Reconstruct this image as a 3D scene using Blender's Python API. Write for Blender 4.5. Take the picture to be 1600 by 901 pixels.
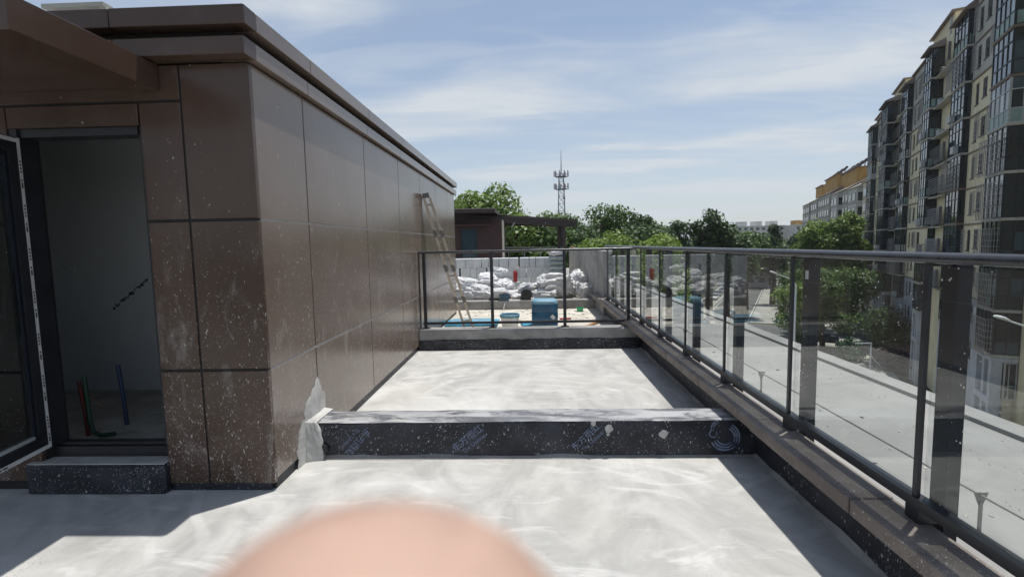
import bpy, math, random
from mathutils import Vector, Matrix, noise
random.seed(7)
R = math.radians
for o in list(bpy.data.objects): bpy.data.objects.remove(o)
scn = bpy.context.scene
C = scn.collection

# ------------------------------------------------------------------ camera
def make_camera():
    yaw, pitch, roll = R(2.05), R(5.15), R(1.15)
    f = Vector((-math.sin(yaw)*math.cos(pitch), math.cos(yaw)*math.cos(pitch), -math.sin(pitch)))
    r0 = Vector((math.cos(yaw), math.sin(yaw), 0)); u0 = r0.cross(f)
    r = r0*math.cos(roll) - u0*math.sin(roll)
    u = u0*math.cos(roll) + r0*math.sin(roll)
    cd = bpy.data.cameras.new('camera'); co = bpy.data.objects.new('camera', cd); C.objects.link(co)
    m = Matrix((r, u, -f)).transposed().to_4x4(); m.translation = (0, 0, 1.5)
    co.matrix_world = m
    cd.sensor_width = 36.0; cd.lens = 36.0*770/1600
    cd.clip_start = 0.004; cd.clip_end = 3000
    cd.dof.use_dof = True; cd.dof.focus_distance = 7.0; cd.dof.aperture_fstop = 15.0
    scn.camera = co
make_camera()

# ------------------------------------------------------------------ sun, sky, exposure
SUN = Vector((0.15, 0.125, 1.0)).normalized()
sd = bpy.data.lights.new('sun', 'SUN'); so = bpy.data.objects.new('sun', sd); C.objects.link(so)
sd.energy = 4.7; sd.angle = R(0.53); sd.color = (1.0, 0.965, 0.90)
so.rotation_euler = (-SUN).to_track_quat('-Z', 'Y').to_euler()
so.location = (5, 4, 30)

world = bpy.data.worlds.new('World'); scn.world = world; world.use_nodes = True
wt = world.node_tree; wn = wt.nodes; wl = wt.links
wn.clear()
def wnode(t, **k):
    n = wn.new(t)
    for a, b in k.items(): setattr(n, a, b)
    return n
sky = wnode('ShaderNodeTexSky', sky_type='NISHITA', sun_disc=False)
sky.sun_elevation = math.asin(SUN.z); sky.sun_rotation = math.atan2(SUN.x, SUN.y)
sky.air_density = 1.0; sky.dust_density = 0.9; sky.ozone_density = 0.35; sky.altitude = 20
tc = wnode('ShaderNodeTexCoord')
sep = wnode('ShaderNodeSeparateXYZ'); wl.new(tc.outputs['Generated'], sep.inputs[0])
zz = wnode('ShaderNodeMath', operation='ADD'); wl.new(sep.outputs[2], zz.inputs[0]); zz.inputs[1].default_value = 0.10
zc = wnode('ShaderNodeMath', operation='MAXIMUM'); wl.new(zz.outputs[0], zc.inputs[0]); zc.inputs[1].default_value = 0.06
dx = wnode('ShaderNodeMath', operation='DIVIDE'); wl.new(sep.outputs[0], dx.inputs[0]); wl.new(zc.outputs[0], dx.inputs[1])
dy = wnode('ShaderNodeMath', operation='DIVIDE'); wl.new(sep.outputs[1], dy.inputs[0]); wl.new(zc.outputs[0], dy.inputs[1])
cmb = wnode('ShaderNodeCombineXYZ'); wl.new(dx.outputs[0], cmb.inputs[0]); wl.new(dy.outputs[0], cmb.inputs[1])
def cloud_layer(rot, scale, loc, nscale, detail, dist, lo, hi):
    mp = wnode('ShaderNodeMapping'); wl.new(cmb.outputs[0], mp.inputs[0])
    mp.inputs['Rotation'].default_value = (0, 0, R(rot)); mp.inputs['Scale'].default_value = scale
    mp.inputs['Location'].default_value = loc
    nz = wnode('ShaderNodeTexNoise'); wl.new(mp.outputs[0], nz.inputs['Vector'])
    nz.inputs['Scale'].default_value = nscale; nz.inputs['Detail'].default_value = detail
    nz.inputs['Roughness'].default_value = 0.55; nz.inputs['Distortion'].default_value = dist
    mr = wnode('ShaderNodeMapRange', interpolation_type='SMOOTHSTEP'); wl.new(nz.outputs[0], mr.inputs[0])
    mr.inputs[1].default_value = lo; mr.inputs[2].default_value = hi
    return mr
c1 = cloud_layer(20, (0.32, 1.0, 1), (0.4, 0.0, 0), 1.3, 8, 0.55, 0.30, 0.72)
c2 = cloud_layer(26, (0.5, 1.7, 1), (3.1, 1.7, 0), 2.6, 8, 0.9, 0.42, 0.74)
# long cirrus bands lying across the sky
by = wnode('ShaderNodeVectorMath', operation='DOT_PRODUCT'); wl.new(cmb.outputs[0], by.inputs[0]); by.inputs[1].default_value = (math.sin(R(20)), math.cos(R(20)), 0)
lowm = wnode('ShaderNodeTexNoise'); wl.new(cmb.outputs[0], lowm.inputs['Vector']); lowm.inputs['Scale'].default_value = 0.8; lowm.inputs['Detail'].default_value = 3
byd = wnode('ShaderNodeMath', operation='MULTIPLY_ADD'); wl.new(lowm.outputs[0], byd.inputs[0]); byd.inputs[1].default_value = 0.9; wl.new(by.outputs['Value'], byd.inputs[2])
ph = wnode('ShaderNodeMath', operation='MULTIPLY_ADD'); wl.new(byd.outputs[0], ph.inputs[0]); ph.inputs[1].default_value = 2*math.pi/1.37; ph.inputs[2].default_value = -2*math.pi*(2.43+0.45)/1.37
cw_ = wnode('ShaderNodeMath', operation='COSINE'); wl.new(ph.outputs[0], cw_.inputs[0])
cw2 = wnode('ShaderNodeMapRange', interpolation_type='SMOOTHSTEP'); wl.new(cw_.outputs[0], cw2.inputs[0]); cw2.inputs[1].default_value = -0.75; cw2.inputs[2].default_value = 0.85; cw2.inputs[3].default_value = 0.10
cb_ = wnode('ShaderNodeMath', operation='MULTIPLY'); wl.new(c1.outputs[0], cb_.inputs[0]); wl.new(cw2.outputs[0], cb_.inputs[1])
cm = wnode('ShaderNodeMath', operation='MULTIPLY'); wl.new(c2.outputs[0], cm.inputs[0]); cm.inputs[1].default_value = 0.30
cs = wnode('ShaderNodeMath', operation='ADD', use_clamp=True); wl.new(cb_.outputs[0], cs.inputs[0]); wl.new(cm.outputs[0], cs.inputs[1])
# thin even milky veil under the cirrus, thicker towards the horizon like real summer air
veil = wnode('ShaderNodeMapRange'); wl.new(sep.outputs[2], veil.inputs[0])
veil.inputs[1].default_value = 0.0; veil.inputs[2].default_value = 0.75; veil.inputs[3].default_value = 0.60; veil.inputs[4].default_value = 0.02
cadd = wnode('ShaderNodeMath', operation='MULTIPLY_ADD', use_clamp=True)
wl.new(cs.outputs[0], cadd.inputs[0]); cadd.inputs[1].default_value = 0.72; wl.new(veil.outputs[0], cadd.inputs[2])
mix = wnode('ShaderNodeMix', data_type='RGBA'); wl.new(cadd.outputs[0], mix.inputs[0])
hs = wnode('ShaderNodeHueSaturation'); hs.inputs['Saturation'].default_value = 1.22; wl.new(sky.outputs[0], hs.inputs['Color']); wl.new(hs.outputs[0], mix.inputs[6]); mix.inputs[7].default_value = (5.5, 5.9, 6.35, 1)
bg = wnode('ShaderNodeBackground'); bg.inputs[1].default_value = 0.115; wl.new(mix.outputs[2], bg.inputs[0])
wo = wnode('ShaderNodeOutputWorld'); wl.new(bg.outputs[0], wo.inputs[0])
vs = scn.view_settings
vs.view_transform = 'Standard'; vs.look = 'None'; vs.gamma = 1.0; vs.use_curve_mapping = False; vs.exposure = 0.05
scn.render.engine = 'CYCLES'
scn.cycles.max_bounces = 10; scn.cycles.transparent_max_bounces = 24

# ------------------------------------------------------------------ materials
MATS = {}
class NT:
    """tiny node-tree helper around a Principled material"""
    def __init__(s, name, rough=0.6, metal=0.0, spec=0.5, col=(0.5, 0.5, 0.5)):
        s.m = bpy.data.materials.new(name); s.m.use_nodes = True
        s.t = s.m.node_tree; s.n = s.t.nodes; s.p = s.n['Principled BSDF']
        s.p.inputs['Base Color'].default_value = (*col, 1); s.p.inputs['Roughness'].default_value = rough
        s.p.inputs['Metallic'].default_value = metal; s.p.inputs['Specular IOR Level'].default_value = spec
        MATS[name] = s.m
    def new(s, t, **k):
        n = s.n.new(t)
        for a, b in k.items(): setattr(n, a, b)
        return n
    def link(s, a, b): s.t.links.new(a, b)
    def pos(s, scale=(1, 1, 1), rot=(0, 0, 0), loc=(0, 0, 0), local=False):
        if local: g = s.new('ShaderNodeTexCoord').outputs['Object']
        else: g = s.new('ShaderNodeNewGeometry').outputs['Position']
        mp = s.new('ShaderNodeMapping'); s.link(g, mp.inputs[0])
        mp.inputs['Scale'].default_value = scale; mp.inputs['Rotation'].default_value = rot; mp.inputs['Location'].default_value = loc
        return mp.outputs[0]
    def noise(s, vec, scale, detail=4, rough=0.55, dist=0.0, out=0):
        n = s.new('ShaderNodeTexNoise'); s.link(vec, n.inputs['Vector'])
        n.inputs['Scale'].default_value = scale; n.inputs['Detail'].default_value = detail
        n.inputs['Roughness'].default_value = rough; n.inputs['Distortion'].default_value = dist
        return n.outputs[out]
    def voro(s, vec, scale, out='Distance'):
        n = s.new('ShaderNodeTexVoronoi'); s.link(vec, n.inputs['Vector']); n.inputs['Scale'].default_value = scale
        return n.outputs[out]
    def specks(s, vec, scale, density, rmin, rmax):
        """scattered splashes: density = share of cells that hold one"""
        n = s.new('ShaderNodeTexVoronoi'); s.link(vec, n.inputs['Vector']); n.inputs['Scale'].default_value = scale
        sp = s.new('ShaderNodeSeparateColor'); s.link(n.outputs['Color'], sp.inputs[0])
        on = s.math('LESS_THAN', sp.outputs[0], density)
        rad = s.ramp(sp.outputs[1], 0, 1, rmin, rmax, False)
        return s.math('MULTIPLY', s.math('LESS_THAN', n.outputs['Distance'], rad), on)
    def ramp(s, v, lo, hi, a=0.0, b=1.0, smooth=True):
        n = s.new('ShaderNodeMapRange', interpolation_type='SMOOTHSTEP' if smooth else 'LINEAR')
        s.link(v, n.inputs[0]); n.inputs[1].default_value = lo; n.inputs[2].default_value = hi
        n.inputs[3].default_value = a; n.inputs[4].default_value = b
        return n.outputs[0]
    def math(s, op, a, b):
        n = s.new('ShaderNodeMath', operation=op)
        for i, v in enumerate((a, b)):
            if isinstance(v, (int, float)): n.inputs[i].default_value = v
            else: s.link(v, n.inputs[i])
        return n.outputs[0]
    def mix(s, f, a, b):
        n = s.new('ShaderNodeMix', data_type='RGBA')
        if isinstance(f, (int, float)): n.inputs[0].default_value = f
        else: s.link(f, n.inputs[0])
        for i, v in ((6, a), (7, b)):
            if isinstance(v, tuple): n.inputs[i].default_value = (*v, 1)
            else: s.link(v, n.inputs[i])
        return n.outputs[2]
    def color(s, v): s.link(v, s.p.inputs['Base Color'])
    def rough(s, v): s.link(v, s.p.inputs['Roughness'])
    def bump(s, h, strength=0.3, dist=0.01):
        b = s.new('ShaderNodeBump'); b.inputs['Strength'].default_value = strength; b.inputs['Distance'].default_value = dist
        s.link(h, b.inputs['Height']); s.link(b.outputs[0], s.p.inputs['Normal'])

def plain(name, col, rough=0.6, metal=0.0, spec=0.5, var=0.12, scale=6.0, bump=0.0):
    """a colour with slight mottling and wear"""
    t = NT(name, rough, metal, spec, col)
    n = t.noise(t.pos(), scale, 5, 0.6)
    t.color(t.mix(t.ramp(n, 0.3, 0.7), tuple(c*(1-var) for c in col), tuple(min(1, c*(1+var)) for c in col)))
    t.rough(t.ramp(n, 0.3, 0.7, max(0.02, rough-0.06), min(1, rough+0.08)))
    if bump: t.bump(t.noise(t.pos(), scale*6, 5), bump, 0.01)
    return t.m

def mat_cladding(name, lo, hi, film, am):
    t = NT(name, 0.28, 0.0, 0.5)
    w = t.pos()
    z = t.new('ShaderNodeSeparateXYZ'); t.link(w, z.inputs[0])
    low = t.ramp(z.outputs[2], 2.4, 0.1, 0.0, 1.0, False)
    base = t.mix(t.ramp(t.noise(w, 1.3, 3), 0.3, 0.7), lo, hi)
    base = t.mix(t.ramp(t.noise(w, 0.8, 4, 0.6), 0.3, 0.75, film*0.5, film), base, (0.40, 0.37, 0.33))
    # dust film wiped about in arcs
    wp = t.pos(scale=(1.6, 1.6, 0.55), rot=(0.5, 0.3, 0.0))
    sm = t.math('MULTIPLY', t.ramp(t.noise(wp, 3.0, 7, 0.65, 1.8), 0.50, 0.78), t.ramp(t.noise(w, 0.9, 2), 0.38, 0.62))
    sm = t.math('MULTIPLY', sm, t.ramp(z.outputs[2], 2.1, 0.9, 0.05, 0.50, False))
    base = t.mix(sm, base, (0.42, 0.40, 0.37))
    # splashes of plaster, thicker towards the floor
    vp = t.new('ShaderNodeVectorMath', operation='ADD')
    nz = t.new('ShaderNodeTexNoise'); t.link(w, nz.inputs['Vector']); nz.inputs['Scale'].default_value = 22; nz.inputs['Detail'].default_value = 3
    sc = t.new('ShaderNodeVectorMath', operation='SCALE'); t.link(nz.outputs[1], sc.inputs[0]); sc.inputs['Scale'].default_value = 0.05
    t.link(w, vp.inputs[0]); t.link(sc.outputs[0], vp.inputs[1])
    den = t.math('MULTIPLY', t.ramp(t.noise(w, 2.1, 4, 0.6), 0.20, 0.70), t.math('POWER', low, 2.0))
    sp = None
    for rot_, sc3, scl, k_, r0_, r1_ in (((0.7, 0.5, 0.2), (1, 1, 0.30), 62, 0.9, 0.08, 0.26), ((-0.6, -0.5, 0.4), (1, 1, 0.28), 84, 0.9, 0.08, 0.28), ((0, 0, 0), (1, 1, 1), 130, 0.8, 0.12, 0.34)):
        m2 = t.new('ShaderNodeMapping'); t.link(vp.outputs[0], m2.inputs[0]); m2.inputs['Scale'].default_value = sc3; m2.inputs['Rotation'].default_value = rot_
        q = t.specks(m2.outputs[0], scl, t.math('MULTIPLY', den, k_*am), r0_, r1_)
        sp = q if sp is None else t.math('MAXIMUM', sp, q)
    sp = t.math('MAXIMUM', sp, t.specks(vp.outputs[0], 24, t.ramp(t.noise(w, 2.5, 3), 0.35, 0.75, 0.03, 0.16*am), 0.03, 0.13))
    sp = t.math('MULTIPLY', sp, t.ramp(t.noise(w, 35, 3), 0.30, 0.62, 0.15, 0.85))
    run = t.math('MULTIPLY', t.ramp(t.noise(t.pos(scale=(9, 9, 0.5)), 2.2, 4, 0.6), 0.60, 0.78), t.ramp(t.noise(w, 1.4, 3), 0.45, 0.65))
    base = t.mix(t.math('MULTIPLY', t.math('MULTIPLY', run, low), 0.30), base, (0.45, 0.42, 0.38))
    blot = t.math('MULTIPLY', t.ramp(t.noise(w, 9, 6, 0.7, 0.8), 0.60, 0.72), t.ramp(z.outputs[2], 0.9, 0.2, 0.0, 0.45, False))
    base = t.mix(blot, base, (0.46, 0.43, 0.39))
    t.color(t.mix(sp, base, (0.56, 0.53, 0.49)))
    r = t.math('ADD', t.math('MULTIPLY', sm, 0.5), 0.23)
    t.rough(t.math('ADD', r, t.math('MULTIPLY', sp, 0.4)))
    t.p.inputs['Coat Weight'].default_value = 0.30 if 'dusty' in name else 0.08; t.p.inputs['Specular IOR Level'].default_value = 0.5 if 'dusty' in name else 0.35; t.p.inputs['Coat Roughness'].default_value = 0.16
    t.bump(t.math('ADD', t.math('MULTIPLY', sp, 0.2), t.math('MULTIPLY', t.noise(w, 1.1, 2), 0.5)), 0.25, 0.012)
    return t.m

def mat_screed():
    t = NT('white_screed', 0.7, 0, 0.35)
    w = t.pos()
    n1 = t.noise(t.pos(scale=(1, 0.55, 1), rot=(0, 0, 0.6)), 1.5, 6, 0.6, 2.6)
    n2 = t.noise(t.pos(scale=(0.5, 1.4, 1), rot=(0, 0, -0.35)), 2.6, 7, 0.62, 2.0)
    n3 = t.noise(w, 0.55, 3)
    c = t.mix(t.ramp(n1, 0.30, 0.70), (0.315, 0.312, 0.298), (0.44, 0.435, 0.415))
    c = t.mix(t.math('MULTIPLY', t.ramp(n2, 0.52, 0.70), 0.7), c, (0.56, 0.555, 0.54))
    c = t.mix(t.math('MULTIPLY', t.ramp(n3, 0.50, 0.68), 0.45), c, (0.37, 0.35, 0.305))
    # whiter where the slurry was spread thick along the wall side
    n4 = t.noise(t.pos(scale=(1, 0.7, 1), loc=(3, 1, 0)), 0.75, 5, 0.55, 1.4)
    c = t.mix(t.math('MULTIPLY', t.ramp(n4, 0.52, 0.70), 0.6), c, (0.55, 0.54, 0.52))
    # curved trowel sweeps
    for loc_, sc_, seed_ in (((0.9, -1.2, 0), 1.5, 0.0), ((-0.3, -4.6, 0), 1.2, 7.0)):
        wv = t.new('ShaderNodeTexWave', wave_type='RINGS', rings_direction='Z'); t.link(t.pos(loc=loc_), wv.inputs['Vector'])
        wv.inputs['Scale'].default_value = sc_; wv.inputs['Distortion'].default_value = 5; wv.inputs['Detail'].default_value = 5; wv.inputs['Detail Scale'].default_value = 0.9; wv.inputs['Phase Offset'].default_value = seed_
        msk = t.math('MULTIPLY', t.ramp(wv.outputs['Fac'], 0.78, 0.99), t.ramp(t.noise(t.pos(loc=(seed_, 2, 0)), 1.1, 3), 0.50, 0.68))
        c = t.mix(t.math('MULTIPLY', msk, 0.45), c, (0.56, 0.555, 0.54))
    n5 = t.noise(t.pos(scale=(0.35, 1.6, 1), rot=(0, 0, 0.9)), 9, 6, 0.65, 1.2)
    c = t.mix(t.math('MULTIPLY', t.ramp(n5, 0.55, 0.75), 0.30), c, (0.55, 0.545, 0.53))
    c = t.mix(t.math('MULTIPLY', t.ramp(n5, 0.42, 0.25), 0.22), c, (0.27, 0.265, 0.25))
    # open gritty pores in patches
    grit = t.math('MULTIPLY', t.math('LESS_THAN', t.voro(w, 95), 0.24), t.ramp(t.noise(w, 1.7, 4), 0.52, 0.64))
    grit2 = t.math('LESS_THAN', t.voro(w, 13), 0.035)
    g = t.math('MAXIMUM', grit, grit2)
    c = t.mix(t.math('MULTIPLY', g, 0.7), c, (0.17, 0.155, 0.13))
    t.color(c)
    t.rough(t.ramp(n1, 0.3, 0.7, 0.62, 0.85))
    h = t.math('ADD', t.math('MULTIPLY', n2, 0.6), t.math('MULTIPLY', t.noise(w, 60, 4), 0.12))
    t.bump(t.math('SUBTRACT', h, t.math('MULTIPLY', g, 0.25)), 0.35, 0.012)
    return t.m

def mat_membrane(name='membrane', amount=1.0, smear=0.0):
    t = NT(name, 0.5, 0, 0.4)
    w = t.pos()
    base = t.mix(t.ramp(t.noise(w, 5, 4), 0.35, 0.7), (0.012, 0.013, 0.018), (0.035, 0.037, 0.048))
    den = t.math('MULTIPLY', t.ramp(t.noise(w, 2.6, 5, 0.65), 0.28, 0.72), 0.9*amount)
    sp = t.math('MAXIMUM', t.specks(t.pos(scale=(1, 1, 0.5), rot=(0.3, 0.6, 0.2)), 60, t.math('MULTIPLY', den, 0.6), 0.10, 0.32), t.specks(w, 105, den, 0.12, 0.36))
    sp = t.math('MAXIMUM', sp, t.specks(t.pos(scale=(1, 1, 0.6), rot=(-0.3, -0.6, 0.2)), 34, t.math('MULTIPLY', den, 0.18), 0.08, 0.26))
    sp = t.math('MULTIPLY', sp, t.ramp(t.noise(w, 40, 3), 0.34, 0.66, 0.08, 0.85))
    c = t.mix(sp, base, (0.50, 0.50, 0.49))
    if smear:
        n = t.noise(t.pos(scale=(0.5, 2.0, 1), rot=(0, 0, 0.25)), 5.5, 8, 0.7, 1.2)
        f = t.math('MULTIPLY', t.ramp(n, 0.40, 0.60), smear)
        c = t.mix(f, c, (0.62, 0.62, 0.61))
        film = t.ramp(t.noise(w, 3.0, 3), 0.3, 0.7, 0.25, 0.6)
        c = t.mix(film, c, (0.20, 0.205, 0.22))
    t.color(c); t.bump(t.math('ADD', sp, t.math('MULTIPLY', t.noise(w, 25, 4), 0.7)), 0.4, 0.006)
    return t.m

def mat_concrete(name, a, b, scale=2.0, stain=0.3, rough=0.85):
    t = NT(name, rough, 0, 0.3)
    w = t.pos()
    n = t.noise(w, scale, 7, 0.65, 0.6)
    c = t.mix(t.ramp(n, 0.3, 0.7), a, b)
    st = t.math('MULTIPLY', t.ramp(t.noise(t.pos(scale=(1, 1, 0.25)), scale*1.7, 5, 0.6), 0.52, 0.75), stain)
    c = t.mix(st, c, tuple(x*0.45 for x in a))
    sp = t.math('LESS_THAN', t.voro(w, 30), 0.07)
    c = t.mix(t.math('MULTIPLY', sp, 0.4), c, tuple(min(0.8, x*1.7) for x in b))
    t.color(c); t.bump(t.math('ADD', n, t.math('MULTIPLY', t.noise(w, 40, 5), 0.4)), 0.4, 0.012)
    return t.m

def mat_thin_glass(name, tint=(0.94, 0.965, 0.955), ior=1.52, spots=True):
    """a thin pane: straight-through transmission with Fresnel gloss, dried dirt drops"""
    m = bpy.data.materials.new(name); m.use_nodes = True; MATS[name] = m
    t = NT.__new__(NT); t.m = m; t.t = m.node_tree; t.n = t.t.nodes
    t.n.remove(t.n['Principled BSDF']); out = t.n['Material Output']
    tr = t.new('ShaderNodeBsdfTransparent'); tr.inputs[0].default_value = (*tint, 1)
    gl = t.new('ShaderNodeBsdfGlossy'); gl.inputs['Roughness'].default_value = 0.012; gl.inputs['Color'].default_value = (1, 1, 1, 1)
    # Schlick reflectance, the same from either side of the pane
    ge = t.new('ShaderNodeNewGeometry'); dt = t.new('ShaderNodeVectorMath', operation='DOT_PRODUCT')
    t.link(ge.outputs['Normal'], dt.inputs[0]); t.link(ge.outputs['Incoming'], dt.inputs[1])
    r0 = ((ior-1)/(ior+1))**2
    c = t.math('SUBTRACT', 1.0, t.math('ABSOLUTE', dt.outputs['Value'], 0.0))
    f = t.math('MULTIPLY_ADD', t.math('POWER', c, 5.0), 1-r0); f.node.inputs[2].default_value = r0
    mx = t.new('ShaderNodeMixShader'); t.link(f, mx.inputs[0]); t.link(tr.outputs[0], mx.inputs[1]); t.link(gl.outputs[0], mx.inputs[2])
    if spots:
        w = t.pos()
        sp = t.math('MAXIMUM', t.specks(w, 30, t.ramp(t.noise(w, 3.0, 4), 0.35, 0.72, 0.02, 0.5), 0.05, 0.17), t.specks(w, 70, t.ramp(t.noise(w, 2.4, 4), 0.40, 0.75, 0.0, 0.4), 0.08, 0.20))
        sp = t.math('MULTIPLY', sp, 0.7)
        film = t.ramp(t.noise(w, 3.0, 3), 0.3, 0.7, 0.25, 0.6)
        c = t.mix(film, c, (0.20, 0.205, 0.22))
    t.color(c); t.bump(t.math('ADD', sp, t.math('MULTIPLY', t.noise(w, 25, 4), 0.7)), 0.4, 0.006)
    return t.m

def mat_concrete(name, a, b, scale=2.0, stain=0.3, rough=0.85):
    t = NT(name, rough, 0, 0.3)
    w = t.pos()
    n = t.noise(w, scale, 7, 0.65, 0.6)
    c = t.mix(t.ramp(n, 0.3, 0.7), a, b)
    st = t.math('MULTIPLY', t.ramp(t.noise(t.pos(scale=(1, 1, 0.25)), scale*1.7, 5, 0.6), 0.52, 0.75), stain)
    c = t.mix(st, c, tuple(x*0.45 for x in a))
    sp = t.math('LESS_THAN', t.voro(w, 30), 0.07)
    c = t.mix(t.math('MULTIPLY', sp, 0.4), c, tuple(min(0.8, x*1.7) for x in b))
    t.color(c); t.bump(t.math('ADD', n, t.math('MULTIPLY', t.noise(w, 40, 5), 0.4)), 0.4, 0.012)
    return t.m

def mat_thin_glass(name, tint=(0.94, 0.965, 0.955), ior=1.52, spots=True):
    """a thin pane: straight-through transmission with Fresnel gloss, dried dirt drops"""
    m = bpy.data.materials.new(name); m.use_nodes = True; MATS[name] = m
    t = NT.__new__(NT); t.m = m; t.t = m.node_tree; t.n = t.t.nodes
    t.n.remove(t.n['Principled BSDF']); out = t.n['Material Output']
    tr = t.new('ShaderNodeBsdfTransparent'); tr.inputs[0].default_value = (*tint, 1)
    gl = t.new('ShaderNodeBsdfGlossy'); gl.inputs['Roughness'].default_value = 0.012; gl.inputs['Color'].default_value = (1, 1, 1, 1)
    # Schlick reflectance, the same from either side of the pane
    ge = t.new('ShaderNodeNewGeometry'); dt = t.new('ShaderNodeVectorMath', operation='DOT_PRODUCT')
    t.link(ge.outputs['Normal'], dt.inputs[0]); t.link(ge.outputs['Incoming'], dt.inputs[1])
    r0 = ((ior-1)/(ior+1))**2
    c = t.math('SUBTRACT', 1.0, t.math('ABSOLUTE', dt.outputs['Value'], 0.0))
    f = t.math('MULTIPLY_ADD', t.math('POWER', c, 5.0), 1-r0); f.node.inputs[2].default_value = r0
    mx = t.new('ShaderNodeMixShader'); t.link(f, mx.inputs[0]); t.link(tr.outputs[0], mx.inputs[1]); t.link(gl.outputs[0], mx.inputs[2])
    if spots:
        w = t.pos()
        d = t.voro(w, 30); th = t.math('MULTIPLY', t.ramp(t.noise(w, 3.5, 4), 0.36, 0.70), 0.17)
        sp = t.math('MULTIPLY', t.math('LESS_THAN', d, th), 0.75)
        film = t.ramp(t.noise(t.pos(scale=(1, 1, 0.4)), 2.2, 6, 0.6), 0.35, 0.75, 0.002, 0.012)
        sp = t.math('MAXIMUM', sp, film)
        df = t.new('ShaderNodeBsdfDiffuse'); df.inputs[0].default_value = (0.62, 0.61, 0.58, 1)
        m2 = t.new('ShaderNodeMixShader'); t.link(sp, m2.inputs[0]); t.link(mx.outputs[0], m2.inputs[1]); t.link(df.outputs[0], m2.inputs[2])
        t.link(m2.outputs[0], out.inputs[0])
    else: t.link(mx.outputs[0], out.inputs[0])
    return m

def mat_leaf(name, a, b, trans=0.35):
    t = NT(name, 0.5, 0, 0.4)
    g = t.new('ShaderNodeNewGeometry')
    c = t.mix(g.outputs['Random Per Island'], a, b)
    n = t.noise(t.pos(), 0.8, 3)
    c = t.mix(t.math('MULTIPLY', t.ramp(n, 0.35, 0.65), 0.5), c, tuple(x*0.7 for x in a))
    t.color(c)
    tl = t.new('ShaderNodeBsdfTranslucent'); t.link(c, tl.inputs[0])
    mx = t.new('ShaderNodeMixShader'); mx.inputs[0].default_value = trans
    t.link(t.p.outputs[0], mx.inputs[1]); t.link(tl.outputs[0], mx.inputs[2])
    t.link(mx.outputs[0], t.n['Material Output'].inputs[0])
    return t.m

def mat_wallpaint(name, a, b, course=0.0):
    t = NT(name, 0.85, 0, 0.3)
    w = t.pos()
    c = t.mix(t.ramp(t.noise(w, 0.6, 5, 0.6), 0.3, 0.7), a, b)
    st = t.math('MULTIPLY', t.ramp(t.noise(t.pos(scale=(1.2, 1.2, 0.12)), 1.5, 5, 0.65), 0.48, 0.75), 0.45)
    c = t.mix(st, c, tuple(x*0.5 for x in a))
    if course:
        z = t.new('ShaderNodeSeparateXYZ'); t.link(w, z.inputs[0])
        fr = t.math('FRACT', t.math('MULTIPLY', z.outputs[2], 1/course), 0.0)
        c = t.mix(t.math('MULTIPLY', t.math('LESS_THAN', fr, 0.14), 0.35), c, tuple(x*0.5 for x in a))
    t.color(c)
    return t.m

def mat_sack(name, col):
    t = NT(name, 0.55, 0, 0.4)
    w = t.pos()
    c = t.mix(t.ramp(t.noise(w, 6, 5), 0.35, 0.7), tuple(x*0.78 for x in col), col)
    c = t.mix(t.math('MULTIPLY', t.ramp(t.noise(w, 14, 4), 0.58, 0.75), 0.35), c, (0.36, 0.33, 0.28))
    t.color(c)
    t.bump(t.noise(w, 11, 5, 0.6, 1.5), 0.7, 0.03)
    return t.m

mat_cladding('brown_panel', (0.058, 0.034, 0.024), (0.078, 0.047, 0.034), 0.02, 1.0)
mat_cladding('dusty_brown_panel', (0.110, 0.068, 0.049), (0.140, 0.091, 0.068), 0.20, 0.9); mat_screed()  # paler brown panel copy: right wall's sunlight painted into its colour, with dust film
mat_membrane(); mat_membrane('membrane_top', 1.0, 0.75)
mat_concrete('grey_concrete', (0.20, 0.195, 0.185), (0.36, 0.355, 0.34))
mat_concrete('cement_plaster', (0.36, 0.355, 0.335), (0.52, 0.51, 0.485), 5, 0.3)
mat_concrete('ledge_concrete', (0.225, 0.22, 0.213), (0.295, 0.29, 0.28), 1.1, 0.25)
def mat_cap():
    t = NT('cap_stone', 0.6, 0, 0.4)
    w = t.pos(); n = t.noise(w, 3.2, 7, 0.65, 0.5)
    c = t.mix(t.ramp(n, 0.3, 0.7), (0.115, 0.095, 0.083), (0.205, 0.180, 0.160))
    c = t.mix(t.math('MULTIPLY', t.ramp(t.noise(t.pos(scale=(1, 0.4, 1)), 6, 6, 0.7), 0.5, 0.75), 0.5), c, (0.28, 0.25, 0.21))
    den = t.ramp(t.noise(w, 2.2, 4), 0.35, 0.7, 0.05, 0.6)
    sp = t.math('MAXIMUM', t.specks(w, 55, den, 0.08, 0.28), t.specks(w, 130, den, 0.1, 0.35))
    sp = t.math('MULTIPLY', sp, t.ramp(t.noise(w, 50, 3), 0.3, 0.6, 0.2, 0.9))
    c = t.mix(sp, c, (0.46, 0.44, 0.40)); t.color(c)
    t.bump(t.math('ADD', n, t.math('MULTIPLY', t.noise(w, 45, 5), 0.5)), 0.5, 0.008)
mat_cap()
mat_concrete('rough_floor', (0.40, 0.37, 0.31), (0.58, 0.55, 0.49), 2.5, 0.55)
mat_concrete('room_plaster', (0.62, 0.65, 0.66), (0.70, 0.73, 0.74), 1.2, 0.15)
mat_concrete('asphalt', (0.085, 0.088, 0.088), (0.125, 0.127, 0.125), 0.25, 0.2)
mat_concrete('pavement', (0.26, 0.25, 0.23), (0.36, 0.35, 0.32), 0.4, 0.25)
mat_concrete('block_white', (0.46, 0.48, 0.50), (0.60, 0.62, 0.63), 3.0, 0.2)
mat_thin_glass('rail_glass')
mat_thin_glass('door_glass', (0.42, 0.45, 0.46), 1.52, True)
plain('black_steel', (0.018, 0.019, 0.024), 0.38, 0.0, 0.5, 0.2, 12)
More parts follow.
